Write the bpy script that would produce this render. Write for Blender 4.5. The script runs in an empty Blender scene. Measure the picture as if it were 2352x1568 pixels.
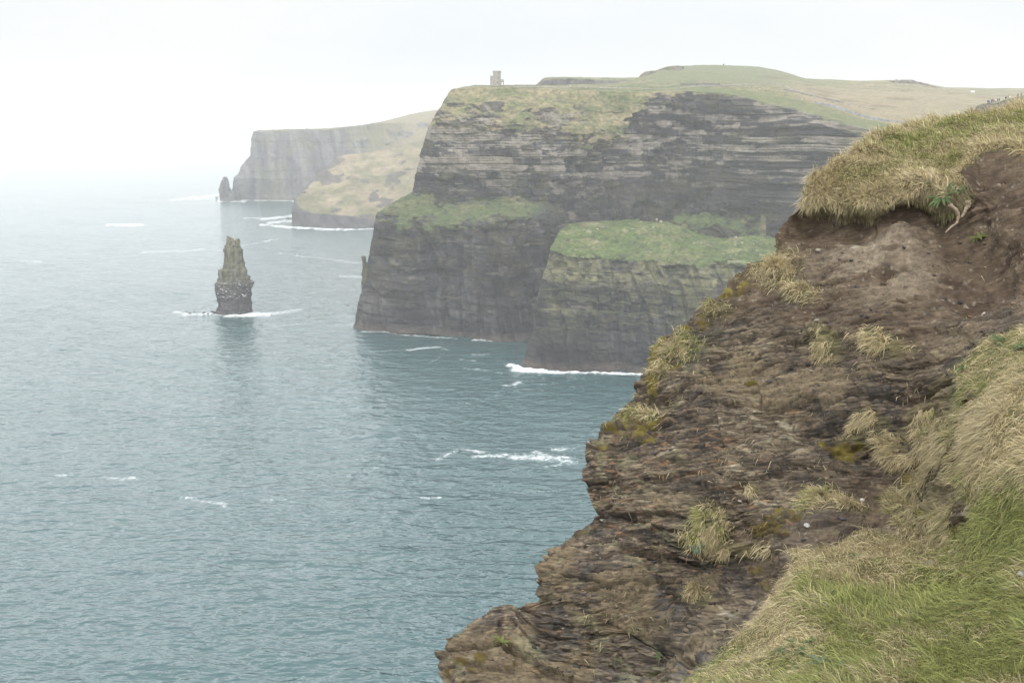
import bpy, math, random
import numpy as np
from mathutils import Vector
from mathutils.bvhtree import BVHTree

random.seed(5)
rng = np.random.default_rng(11)
R = math.radians
scene = bpy.context.scene
C = scene.collection

# ------------------------------------------------------------------ camera
F = 2287.0            # focal length in units of a 2352 wide picture (35 mm on full frame)
EYE = 165.0           # metres above the sea
PITCH = math.atan(501.0 / F)
cam_d = bpy.data.cameras.new('camera')
cam_d.lens = 35.0
cam_d.sensor_width = 36.0
cam_d.clip_start = 0.1
cam_d.clip_end = 90000
cam = bpy.data.objects.new('camera', cam_d)
C.objects.link(cam)
cam.location = (0, 0, EYE)
cam.rotation_euler = (math.pi / 2 - PITCH, 0, 0)
scene.camera = cam

# ------------------------------------------------------------------ world, sun, exposure
world = bpy.data.worlds.new('World')
scene.world = world
world.use_nodes = True
nt = world.node_tree
nt.nodes.clear()
SUN_EL, SUN_AZ = R(50), R(200)
sky = nt.nodes.new('ShaderNodeTexSky')
sky.sky_type = 'NISHITA'
sky.sun_disc = False
sky.sun_elevation = SUN_EL
sky.sun_rotation = SUN_AZ
sky.air_density = 1.0
sky.dust_density = 3.0
tc = nt.nodes.new('ShaderNodeTexCoord')
mp = nt.nodes.new('ShaderNodeMapping')
mp.inputs['Scale'].default_value = (1.0, 1.0, 3.2)
cn = nt.nodes.new('ShaderNodeTexNoise')
cn.inputs['Scale'].default_value = 2.6
cn.inputs['Detail'].default_value = 7
cn.inputs['Roughness'].default_value = 0.55
cr = nt.nodes.new('ShaderNodeValToRGB')
cr.color_ramp.elements[0].position = 0.34
cr.color_ramp.elements[0].color = (5.95, 6.25, 6.45, 1)
cr.color_ramp.elements[1].position = 0.62
cr.color_ramp.elements[1].color = (6.6, 6.6, 6.56, 1)
mx = nt.nodes.new('ShaderNodeMix')
mx.data_type = 'RGBA'
mx.inputs[0].default_value = 0.93
bg = nt.nodes.new('ShaderNodeBackground')
bg.inputs['Strength'].default_value = 0.1
wo = nt.nodes.new('ShaderNodeOutputWorld')
L = nt.links.new
L(tc.outputs['Generated'], mp.inputs[0])
L(mp.outputs[0], cn.inputs['Vector'])
L(cn.outputs['Fac'], cr.inputs[0])
L(sky.outputs[0], mx.inputs[6])
# bright sky band added above the view to brighten wave reflections, dimmer overhead
sepz = nt.nodes.new('ShaderNodeSeparateXYZ')
L(tc.outputs['Generated'], sepz.inputs[0])
zr = nt.nodes.new('ShaderNodeValToRGB')
zr.color_ramp.interpolation = 'B_SPLINE'
for k_, (pos_, val_) in enumerate([(0.0, .214), (.15, .214), (.20, .40), (.27, .84), (.45, .74), (.7, .45), (1.0, .38)]):
    e_ = zr.color_ramp.elements[k_] if k_ < 2 else zr.color_ramp.elements.new(pos_)
    e_.position = pos_
    e_.color = (val_, val_, val_, 1)
L(sepz.outputs['Z'], zr.inputs[0])
zm = nt.nodes.new('ShaderNodeMath')
zm.operation = 'MULTIPLY'
zm.inputs[1].default_value = 4.0
L(zr.outputs[0], zm.inputs[0])
zs_ = nt.nodes.new('ShaderNodeVectorMath')
zs_.operation = 'SCALE'
L(cr.outputs[0], zs_.inputs[0])
L(zm.outputs[0], zs_.inputs['Scale'])
L(zs_.outputs[0], mx.inputs[7])
L(mx.outputs[2], bg.inputs['Color'])
L(bg.outputs[0], wo.inputs['Surface'])

sd = bpy.data.lights.new('sun', 'SUN')
sd.energy = 1.1
sd.angle = R(22)
sd.color = (1.0, 0.96, 0.90)
sun = bpy.data.objects.new('sun', sd)
C.objects.link(sun)
sun.rotation_euler = (math.pi / 2 - SUN_EL, 0, math.pi - SUN_AZ)

scene.view_settings.view_transform = 'Standard'
scene.view_settings.look = 'None'
scene.view_settings.exposure = 0.70
scene.view_settings.gamma = 1.0
scene.cycles.use_denoising = True
scene.cycles.max_bounces = 10
scene.cycles.diffuse_bounces = 3
scene.cycles.glossy_bounces = 2
scene.cycles.transmission_bounces = 2
scene.cycles.transparent_max_bounces = 4
scene.cycles.volume_bounces = 8

# ------------------------------------------------------------------ maths helpers
CP, SP = math.cos(PITCH), math.sin(PITCH)


def unproj(u, v, Y):
    """picture point (2352 x 1568 units) at forward distance Y metres -> world point"""
    u = np.asarray(u, float); v = np.asarray(v, float); Y = np.asarray(Y, float)
    x = (u - 1176.0) / F
    y = (784.0 - v) / F
    dy = y * SP + CP
    dz = y * CP - SP
    k = Y / dy
    return np.stack(np.broadcast_arrays(x * k, Y, EYE + dz * k), -1)


def seaY(v):
    y = (784.0 - np.asarray(v, float)) / F
    return -EYE * (y * SP + CP) / (y * CP - SP)


def _h(ix, iy, iz, s):
    with np.errstate(over='ignore'):
        h = (ix.astype(np.int64).astype(np.uint32) * np.uint32(0x8da6b343)) ^ \
            (iy.astype(np.int64).astype(np.uint32) * np.uint32(0xd8163841)) ^ \
            (iz.astype(np.int64).astype(np.uint32) * np.uint32(0xcb1ab31f)) ^ np.uint32((s * 0x9e3779b1) & 0xffffffff)
        h ^= h >> np.uint32(15); h *= np.uint32(0x2c1b3c6d)
        h ^= h >> np.uint32(12); h *= np.uint32(0x297a2d39)
        h ^= h >> np.uint32(15)
    return h.astype(np.float64) / 4294967295.0


def hsh(a, b=0, c=0, s=0):
    a, b, c = np.broadcast_arrays(np.floor(a), np.floor(b), np.floor(c))
    return _h(a, b, c, s)


def vn(x, y, z, s=0):
    """value noise, -1..1"""
    x, y, z = np.broadcast_arrays(np.asarray(x, float), np.asarray(y, float), np.asarray(z, float))
    fx, fy, fz = np.floor(x), np.floor(y), np.floor(z)
    a, b, c = x - fx, y - fy, z - fz
    a = a * a * a * (a * (a * 6 - 15) + 10); b = b * b * b * (b * (b * 6 - 15) + 10); c = c * c * c * (c * (c * 6 - 15) + 10)
    r = 0
    for i in (0, 1):
        wa = a if i else 1 - a
        for j in (0, 1):
            wb = b if j else 1 - b
            for k in (0, 1):
                r = r + wa * wb * (c if k else 1 - c) * _h(fx + i, fy + j, fz + k, s)
    return r * 2 - 1


def fbm(x, y, z, s=0, o=4, g=0.5):
    r = 0; a = 1.0; t = 0
    for i in range(o):
        q = 2.03 ** i
        r = r + a * vn(x * q + 17.3 * i, y * q + 5.1 * i, z * q + 9.7 * i, s + i * 7)
        t += a; a *= g
    return r / t * 1.35


def ridge(x, y, z, s=0, o=3):
    r = 0; a = 1.0; t = 0
    for i in range(o):
        q = 2.1 ** i
        r = r + a * (1 - 2 * np.abs(vn(x * q + 3.3 * i, y * q, z * q, s + i * 5)))
        t += a; a *= 0.5
    return r / t


def cells(x, y, z, s=0):
    """cellular noise: distance to nearest point, and that cell's random number"""
    fx, fy, fz = np.floor(x), np.floor(y), np.floor(z)
    best = np.full(x.shape, 9.0); sec = np.full(x.shape, 9.0); cid = np.zeros(x.shape)
    for i in (-1, 0, 1):
        for j in (-1, 0, 1):
            for k in (-1, 0, 1):
                gx, gy, gz = fx + i, fy + j, fz + k
                dx = gx + _h(gx, gy, gz, s) - x
                dy = gy + _h(gx, gy, gz, s + 1) - y
                dz = gz + _h(gx, gy, gz, s + 2) - z
                d = dx * dx + dy * dy + dz * dz
                n = d < best
                sec = np.where(n, best, np.minimum(sec, d))
                best = np.where(n, d, best)
                cid = np.where(n, _h(gx, gy, gz, s + 3), cid)
    return np.sqrt(best), np.sqrt(sec), cid


def sst(a, b, x):
    t = np.clip((x - a) / (b - a), 0, 1)
    return t * t * (3 - 2 * t)


def mixc(a, b, t):
    return a + (b - a) * np.asarray(t)[..., None]


def col3(*c):
    return np.array(c, float)


def gridn(P):
    """normals of a grid of points"""
    dr = np.gradient(P, axis=0); dc = np.gradient(P, axis=1)
    n = np.cross(dc, dr)
    n /= np.linalg.norm(n, axis=-1, keepdims=True) + 1e-12
    return n


def smooth(A, k=1):
    for _ in range(k):
        B = A.copy()
        B[1:-1] = (A[:-2] + 2 * A[1:-1] + A[2:]) / 4
        A = B.copy()
        A[:, 1:-1] = (B[:, :-2] + 2 * B[:, 1:-1] + B[:, 2:]) / 4
    return A


def resamp(A, x, axis, smoothly=True):
    """resample control array A along an axis at float indices x (Hermite, overshoot free)"""
    A = np.moveaxis(np.asarray(A, float), axis, 0)
    n = A.shape[0]
    x = np.clip(x, 0, n - 1 - 1e-9)
    i = np.floor(x).astype(int)
    t = (x - i).reshape((-1,) + (1,) * (A.ndim - 1))
    if smoothly:
        d = np.diff(A, axis=0)
        m = np.zeros_like(A)
        m[1:-1] = np.where(d[:-1] * d[1:] > 0, 2 * d[:-1] * d[1:] / (d[:-1] + d[1:] + 1e-12 * np.sign(d[1:] + 1e-30)), 0)
        m[0] = d[0]; m[-1] = d[-1]
        h00 = 2 * t**3 - 3 * t**2 + 1; h10 = t**3 - 2 * t**2 + t; h01 = -2 * t**3 + 3 * t**2; h11 = t**3 - t**2
        B = h00 * A[i] + h10 * m[i] + h01 * A[i + 1] + h11 * m[i + 1]
    else:
        B = A[i] * (1 - t) + A[i + 1] * t
    return np.moveaxis(B, 0, axis)


# ------------------------------------------------------------------ object helpers
def link(name, me, mat=None, parent=None):
    o = bpy.data.objects.new(name, me)
    C.objects.link(o)
    if mat:
        me.materials.append(mat)
    if parent:
        o.parent = parent
    return o


def tag(o, label=None, cat=None, group=None, kind=None):
    if label: o['label'] = label
    if cat: o['category'] = cat
    if group: o['group'] = group
    if kind: o['kind'] = kind
    return o


def raw_mesh(name, verts, polys, cols=None, shade=True):
    """verts (N,3); polys list of int arrays, each (M,k)"""
    me = bpy.data.meshes.new(name)
    verts = np.asarray(verts, np.float32)
    me.vertices.add(len(verts))
    me.vertices.foreach_set('co', verts.ravel())
    tot = sum(p.size for p in polys); cnt = sum(len(p) for p in polys)
    me.loops.add(tot)
    me.polygons.add(cnt)
    me.loops.foreach_set('vertex_index', np.concatenate([p.ravel() for p in polys]).astype(np.int32))
    sizes = np.concatenate([np.full(len(p), p.shape[1]) for p in polys])
    starts = np.concatenate([[0], np.cumsum(sizes)[:-1]]).astype(np.int32)
    me.polygons.foreach_set('loop_start', starts)
    if shade:
        me.polygons.foreach_set('use_smooth', np.ones(cnt, bool))
    me.update(calc_edges=True)
    if cols is not None:
        for nm, c in cols.items():
            c = np.asarray(c, np.float32)
            if c.ndim == 1:
                at = me.attributes.new(nm, 'FLOAT', 'POINT')
                at.data.foreach_set('value', c)
            else:
                at = me.attributes.new(nm, 'FLOAT_COLOR', 'POINT')
                c4 = np.ones((len(c), 4), np.float32); c4[:, :3] = c[:, :3]
                at.data.foreach_set('color', c4.ravel())
    return me


def grid_faces(nr, nc, flip=False, wrap=False):
    i = np.arange(nr - 1)[:, None]
    j = np.arange(nc if wrap else nc - 1)[None, :]
    j2 = (j + 1) % nc
    a = i * nc + j; b = i * nc + j2; c = (i + 1) * nc + j2; d = (i + 1) * nc + j
    q = np.stack(np.broadcast_arrays(a, b, c, d), -1).reshape(-1, 4)
    return q[:, ::-1] if flip else q


def grid_obj(name, P, mat, cols=None, flip=False, parent=None, wrap=False):
    nr, nc = P.shape[:2]
    cc = {k: v.reshape((-1,) + v.shape[2:]) for k, v in (cols or {}).items()}
    me = raw_mesh(name, P.reshape(-1, 3), [grid_faces(nr, nc, flip, wrap)], cc)
    return link(name, me, mat, parent)


# ------------------------------------------------------------------ materials
def new_mat(name):
    m = bpy.data.materials.new(name)
    m.use_nodes = True
    t = m.node_tree
    return m, t, t.nodes['Principled BSDF']


def node(t, kind, **kw):
    n = t.nodes.new(kind)
    for k, v in kw.items():
        if k in n.inputs.keys():
            n.inputs[k].default_value = v
        else:
            setattr(n, k, v)
    return n


def attr_mat(name, rough=0.9, scale=1.0, var=0.35, bump=0.3, dist=0.05, detail=6, stretch=(1, 1, 1), spec=0.3, rough_lo=None):
    """colour from the mesh, broken up by fine procedural noise, with bump"""
    m, t, b = new_mat(name)
    at = node(t, 'ShaderNodeAttribute', attribute_name='Col')
    co = node(t, 'ShaderNodeTexCoord')
    mp = node(t, 'ShaderNodeMapping')
    mp.inputs['Scale'].default_value = stretch
    t.links.new(co.outputs['Object'], mp.inputs[0])
    n1 = node(t, 'ShaderNodeTexNoise', Scale=scale, Detail=detail, Roughness=0.65)
    t.links.new(mp.outputs[0], n1.inputs['Vector'])
    mr = node(t, 'ShaderNodeMapRange')
    mr.inputs['From Min'].default_value = 0.25
    mr.inputs['From Max'].default_value = 0.75
    mr.inputs['To Min'].default_value = 1 - var
    mr.inputs['To Max'].default_value = 1 + var
    t.links.new(n1.outputs['Fac'], mr.inputs['Value'])
    mul = node(t, 'ShaderNodeVectorMath', operation='SCALE')
    t.links.new(at.outputs['Color'], mul.inputs[0])
    t.links.new(mr.outputs[0], mul.inputs['Scale'])
    t.links.new(mul.outputs[0], b.inputs['Base Color'])
    b.inputs['Roughness'].default_value = rough
    if rough_lo is not None:
        r2 = node(t, 'ShaderNodeAttribute', attribute_name='wet')
        m2 = node(t, 'ShaderNodeMapRange')
        m2.inputs['To Min'].default_value = rough
        m2.inputs['To Max'].default_value = rough_lo
        t.links.new(r2.outputs['Fac'], m2.inputs['Value'])
        t.links.new(m2.outputs[0], b.inputs['Roughness'])
    b.inputs['Specular IOR Level'].default_value = spec
    bp = node(t, 'ShaderNodeBump', Strength=bump, Distance=dist)
    t.links.new(n1.outputs['Fac'], bp.inputs['Height'])
    t.links.new(bp.outputs[0], b.inputs['Normal'])
    return m


def flat_mat(name, c, rough=0.8, scale=8.0, var=0.2, bump=0.2):
    m, t, b = new_mat(name)
    co = node(t, 'ShaderNodeTexCoord')
    n1 = node(t, 'ShaderNodeTexNoise', Scale=scale, Detail=4)
    t.links.new(co.outputs['Object'], n1.inputs['Vector'])
    rp = node(t, 'ShaderNodeValToRGB')
    rp.color_ramp.elements[0].position = 0.3
    rp.color_ramp.elements[1].position = 0.7
    rp.color_ramp.elements[0].color = [x * (1 - var) for x in c] + [1]
    rp.color_ramp.elements[1].color = [min(1, x * (1 + var)) for x in c] + [1]
    t.links.new(n1.outputs['Fac'], rp.inputs[0])
    t.links.new(rp.outputs[0], b.inputs['Base Color'])
    b.inputs['Roughness'].default_value = rough
    bp = node(t, 'ShaderNodeBump', Strength=bump, Distance=0.02)
    t.links.new(n1.outputs['Fac'], bp.inputs['Height'])
    t.links.new(bp.outputs[0], b.inputs['Normal'])
    return m


M_cliff = attr_mat('cliff_rock', 0.95, 0.35, 0.35, 0.6, 1.0, 8, (1, 1, 2.2), 0.15)
M_far = attr_mat('far_cliff_rock', 0.95, 0.12, 0.25, 0.5, 2.0, 7, (1, 1, 0.5), 0.1)
M_ground = attr_mat('near_ground', 0.92, 9.0, 0.30, 0.5, 0.03, 8, (1, 1, 2.5), 0.3, 0.42)
_t = M_ground.node_tree
_b = _t.nodes['Principled BSDF']
_co = node(_t, 'ShaderNodeTexCoord')
_dn = node(_t, 'ShaderNodeTexNoise', Scale=3.0, Detail=3)
_t.links.new(_co.outputs['Object'], _dn.inputs['Vector'])
_ad = node(_t, 'ShaderNodeVectorMath', operation='MULTIPLY_ADD')
_ad.inputs[1].default_value = (.12, .12, .10)
_t.links.new(_dn.outputs['Color'], _ad.inputs[0]); _t.links.new(_co.outputs['Object'], _ad.inputs[2])
_mp = node(_t, 'ShaderNodeMapping')
_mp.inputs['Rotation'].default_value = (.49, 0, 0)
_mp.inputs['Scale'].default_value = (9, 4, 60)
_t.links.new(_ad.outputs[0], _mp.inputs[0])
_mp.inputs['Scale'].default_value = (1, 1, 1)
_ms = node(_t, 'ShaderNodeVectorMath', operation='MULTIPLY')
_ms.inputs[1].default_value = (9, 4, 60)
_t.links.new(_mp.outputs[0], _ms.inputs[0])
_vo = node(_t, 'ShaderNodeTexVoronoi', Scale=1.0)
_t.links.new(_ms.outputs[0], _vo.inputs['Vector'])
_sx = node(_t, 'ShaderNodeSeparateColor')
_t.links.new(_vo.outputs['Color'], _sx.inputs[0])
_mr = node(_t, 'ShaderNodeMapRange', interpolation_type='SMOOTHSTEP')
_mr.inputs['To Min'].default_value = .55; _mr.inputs['To Max'].default_value = 1.5
_t.links.new(_sx.outputs[0], _mr.inputs['Value'])
_rk = node(_t, 'ShaderNodeAttribute', attribute_name='rock')
_mx = node(_t, 'ShaderNodeMix'); _mx.inputs[2].default_value = 1.0
_t.links.new(_rk.outputs['Fac'], _mx.inputs[0]); _t.links.new(_mr.outputs[0], _mx.inputs[3])
_src = _b.inputs['Base Color'].links[0].from_socket
_sc = node(_t, 'ShaderNodeVectorMath', operation='SCALE')
_t.links.new(_src, _sc.inputs[0]); _t.links.new(_mx.outputs[0], _sc.inputs['Scale'])
_t.links.new(_sc.outputs[0], _b.inputs['Base Color'])
_bp = node(_t, 'ShaderNodeBump', Strength=.8, Distance=.02)
_mu = node(_t, 'ShaderNodeMath', operation='MULTIPLY')
_t.links.new(_sx.outputs[1], _mu.inputs[0]); _t.links.new(_rk.outputs['Fac'], _mu.inputs[1])
_t.links.new(_mu.outputs[0], _bp.inputs['Height'])
_t.links.new(_b.inputs['Normal'].links[0].from_socket, _bp.inputs['Normal'])
_t.links.new(_bp.outputs[0], _b.inputs['Normal'])


def leaf_mat(name, rough=0.7):
    m, t, b = new_mat(name)
    at = node(t, 'ShaderNodeAttribute', attribute_name='Col')
    t.links.new(at.outputs['Color'], b.inputs['Base Color'])
    b.inputs['Roughness'].default_value = rough
    b.inputs['Specular IOR Level'].default_value = 0.25
    tr = node(t, 'ShaderNodeBsdfTranslucent')
    t.links.new(at.outputs['Color'], tr.inputs['Color'])
    ms = node(t, 'ShaderNodeMixShader')
    ms.inputs[0].default_value = 0.3
    out = t.nodes['Material Output']
    t.links.new(b.outputs[0], ms.inputs[1])
    t.links.new(tr.outputs[0], ms.inputs[2])
    t.links.new(ms.outputs[0], out.inputs['Surface'])
    return m


M_blade = leaf_mat('grass_blade')

# ================================================================== SEA
# foam: broad masks, broken up into lace by the material
FOAM = [  # u1, v1, u2, v2, half width (px), strength
    (425, 722, 520, 717, 4, 0.75), (500, 720, 610, 722, 5, 0.95), (525, 723, 575, 722, 5, 1.2), (600, 722, 660, 718, 4, .7), (600, 722, 690, 712, 4, 0.55),
    (400, 716, 460, 722, 3, 0.7),
    (395, 459, 505, 447, 2.2, .8), (430, 457, 510, 455, 2, .6), (505, 462, 560, 462, 2.5, .9), (555, 460, 675, 461, 2.2, .8),
    (540, 455, 560, 458, 4, 1.1),
    (600, 503, 672, 496, 3.5, .8), (620, 511, 672, 507, 3.5, .8), (560, 500, 640, 500, 2.5, 0.5),
    (600, 516, 700, 524, 2.5, 0.9), (665, 522, 760, 527, 3, 1.1), (760, 528, 855, 525, 2.5, 1.0), (790, 527, 855, 523, 2, 0.8),
    (250, 516, 325, 517, 2.2, 1.0), (45, 600, 100, 602, 2, .5), (90, 582, 200, 584, 2, .35), (320, 580, 470, 573, 2, 0.55),
    (500, 576, 640, 548, 2, 0.5), (640, 582, 790, 598, 2, 0.5), (660, 622, 740, 640, 2, 0.35), (780, 634, 830, 636, 3, 0.5), (770, 598, 830, 604, 3, .45),
    (620, 750, 700, 742, 2, 0.4), (560, 770, 620, 760, 2, 0.3), (700, 690, 800, 690, 2, 0.3),
    (838, 760, 900, 764, 2.5, 1.0), (890, 764, 960, 770, 2.5, 0.9), (960, 770, 1045, 777, 2, 0.7), (1090, 780, 1130, 783, 2, 1.0), (1190, 780, 1215, 778, 2, 0.7),
    (1172, 838, 1200, 846, 3.5, 1.6), (1190, 848, 1250, 852, 5.5, 1.7), (1180, 846, 1290, 856, 3, 1.2), (1250, 856, 1330, 855, 3, 1.2), (1320, 854, 1470, 858, 3.2, 1.3), (1470, 859, 2050, 892, 3.2, 1.1),
    (940, 804, 1005, 797, 2.6, 0.8), (850, 808, 940, 804, 2, 0.35), (1085, 815, 1120, 813, 1.8, 0.6), (1015, 800, 1030, 803, 2, 0.5),
    (990, 832, 1010, 820, 2, 0.4), (1055, 826, 1090, 828, 1.8, 0.5), (1070, 845, 1110, 850, 2, 0.5), (1110, 850, 1150, 855, 2, 0.4), (1155, 886, 1190, 880, 3, 0.7), (1165, 884, 1180, 884, 2, 0.5),
    (1115, 915, 1145, 908, 3, 0.35), (1050, 927, 1085, 928, 2, 0.5), (1240, 883, 1280, 880, 2, 0.35),
    (1000, 1056, 1055, 1032, 5, 0.5), (1075, 1032, 1105, 1038, 4, 0.75), (1095, 1048, 1165, 1046, 5, 0.65), (1185, 1050, 1300, 1052, 7, 0.75), (1230, 1040, 1310, 1060, 6, 0.65),
    (1270, 1030, 1310, 1030, 4, 0.5), (1255, 1072, 1290, 1064, 3, 0.55),
    (130, 1092, 160, 1088, 5, 0.45), (250, 1098, 310, 1098, 7, 0.45), (430, 1140, 510, 1160, 7, 0.45), (610, 1148, 660, 1148, 4, 0.4),
    (820, 1055, 880, 1052, 5, 0.3), (970, 1143, 1010, 1143, 3, 0.65), (1175, 1128, 1290, 1126, 2.5, 0.35), (800, 1090, 870, 1070, 4, .3),
    (440, 1500, 460, 1498, 3, 0.35), (370, 712, 430, 716, 3, .3),
]
sv = np.concatenate([283.6 + np.array([1.2, 2.5, 4, 6, 8.5, 11, 14, 17, 20, 23]), np.arange(309, 1720, 2.3)])
su = np.concatenate([[-5200, -3000, -1600, -900, -500], np.arange(-300, 1700, 2.7), [1760, 1900, 2200, 2700, 3600, 5500, 8000]])
SU, SV = np.meshgrid(su, sv)
PS = unproj(SU, SV, seaY(SV))
PS[..., 2] = 0
foam = np.zeros(SU.shape)
wu = SU + 6 * fbm(PS[..., 0] / 12, PS[..., 1] / 12, 0, 3, 3)
wv = SV + 2.0 * fbm(PS[..., 0] / 10, PS[..., 1] / 14, 0, 4, 3)
for (a, b, c, d, w, s) in FOAM:
    dx, dy = c - a, d - b
    t = np.clip(((wu - a) * dx + (wv - b) * dy) / (dx * dx + dy * dy), 0, 1)
    q = np.hypot((wu - a - t * dx) * 0.35, wv - b - t * dy)
    foam = np.maximum(foam, s * np.exp(-(q / w) ** 2))
Yd = PS[..., 1]
near = np.clip(650.0 / np.maximum(Yd, 1), 0, 1)
sx, sy = PS[..., 0], PS[..., 1]
dY = np.abs(np.gradient(Yd, axis=0)) + .4      # row spacing on the water
wr = np.random.default_rng(77)
wave = np.zeros(SU.shape)
wsx = sx + 5 * fbm(sx / 60, sy / 60, 0, 25, 2); wsy = sy + 5 * fbm(sx / 60, sy / 60, 5, 26, 2)
for k in range(46):
    lam = 3.6 * (9.0 ** wr.random())
    th = wr.normal(0.12, .42)
    kx, ky = math.sin(th) * 2 * math.pi / lam, math.cos(th) * 2 * math.pi / lam
    ph = kx * wsx + ky * wsy + wr.uniform(0, 6.28)
    h1 = np.sin(ph) + .22 * np.cos(2 * ph)
    wave += .0038 * lam ** .95 * h1 * np.exp(-(2.2 * dY / lam) ** 2)
gust = .65 + .6 * sst(-.5, .5, fbm(sx / 70, sy / 110, 0, 27, 3))
PS[..., 2] = wave * gust + .35 * vn(sx / 90, sy / 38, 0, 31) * sst(5000, 1500, Yd)
PS[..., 2] += np.clip(foam - 0.8, 0, 1) * (1.2 + 1.6 * fbm(sx / 4, sy / 4, 0, 33, 3))
m_sea, t, b = new_mat('sea_water')
b.inputs['Base Color'].default_value = (0.029, 0.073, 0.079, 1)
b.inputs['Roughness'].default_value = 0.10
b.inputs['IOR'].default_value = 1.5
co = node(t, 'ShaderNodeTexCoord')
bumps = None
for (sc_, st, dist, strg) in (((.7, 1.4, 1), 0.09, 2.6, 1.0), ((.7, 1.4, 1), 0.26, 1.25, 1.0), ((.8, 1.3, 1), .8, 0.2, 1.0)):
    mp_ = node(t, 'ShaderNodeMapping'); mp_.inputs['Scale'].default_value = sc_
    mp_.inputs['Rotation'].default_value = (0, 0, 0.12)
    t.links.new(co.outputs['Object'], mp_.inputs[0])
    nn = node(t, 'ShaderNodeTexNoise', Scale=st, Detail=2, Roughness=0.5)
    t.links.new(mp_.outputs[0], nn.inputs['Vector'])
    bp = node(t, 'ShaderNodeBump', Strength=strg, Distance=dist)
    t.links.new(nn.outputs['Fac'], bp.inputs['Height'])
    if bumps: t.links.new(bumps.outputs[0], bp.inputs['Normal'])
    bumps = bp
t.links.new(bumps.outputs[0], b.inputs['Normal'])
fa = node(t, 'ShaderNodeAttribute', attribute_name='foam')
fn = node(t, 'ShaderNodeTexNoise', Scale=0.35, Detail=8, Roughness=0.78, Distortion=0.8)
t.links.new(co.outputs['Object'], fn.inputs['Vector'])
fs = node(t, 'ShaderNodeMath', operation='SUBTRACT'); fs.inputs[1].default_value = 0.5
t.links.new(fn.outputs['Fac'], fs.inputs[0])
fm = node(t, 'ShaderNodeMath', operation='MULTIPLY'); fm.inputs[1].default_value = 3.0
t.links.new(fs.outputs[0], fm.inputs[0])
fad = node(t, 'ShaderNodeMath', operation='ADD')
t.links.new(fm.outputs[0], fad.inputs[0]); t.links.new(fa.outputs['Fac'], fad.inputs[1])
fr = node(t, 'ShaderNodeMapRange', interpolation_type='SMOOTHSTEP')
fr.inputs['From Min'].default_value = 0.15; fr.inputs['From Max'].default_value = 1.6
t.links.new(fad.outputs[0], fr.inputs['Value'])
fk = node(t, 'ShaderNodeMath', operation='MULTIPLY')
fg = node(t, 'ShaderNodeMapRange'); fg.inputs['From Max'].default_value = 0.35
t.links.new(fa.outputs['Fac'], fg.inputs['Value'])
t.links.new(fr.outputs[0], fk.inputs[0]); t.links.new(fg.outputs[0], fk.inputs[1])
fd = node(t, 'ShaderNodeBsdfDiffuse'); fd.inputs['Color'].default_value = (0.86, 0.89, 0.9, 1)
ms = node(t, 'ShaderNodeMixShader')
t.links.new(fk.outputs[0], ms.inputs[0]); t.links.new(b.outputs[0], ms.inputs[1]); t.links.new(fd.outputs[0], ms.inputs[2])
t.links.new(ms.outputs[0], t.nodes['Material Output'].inputs['Surface'])
sea = grid_obj('sea', PS, m_sea, {'foam': foam}, flip=True)
tag(sea, 'grey green sea with small waves and streaks of foam', 'sea', kind='structure')


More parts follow.
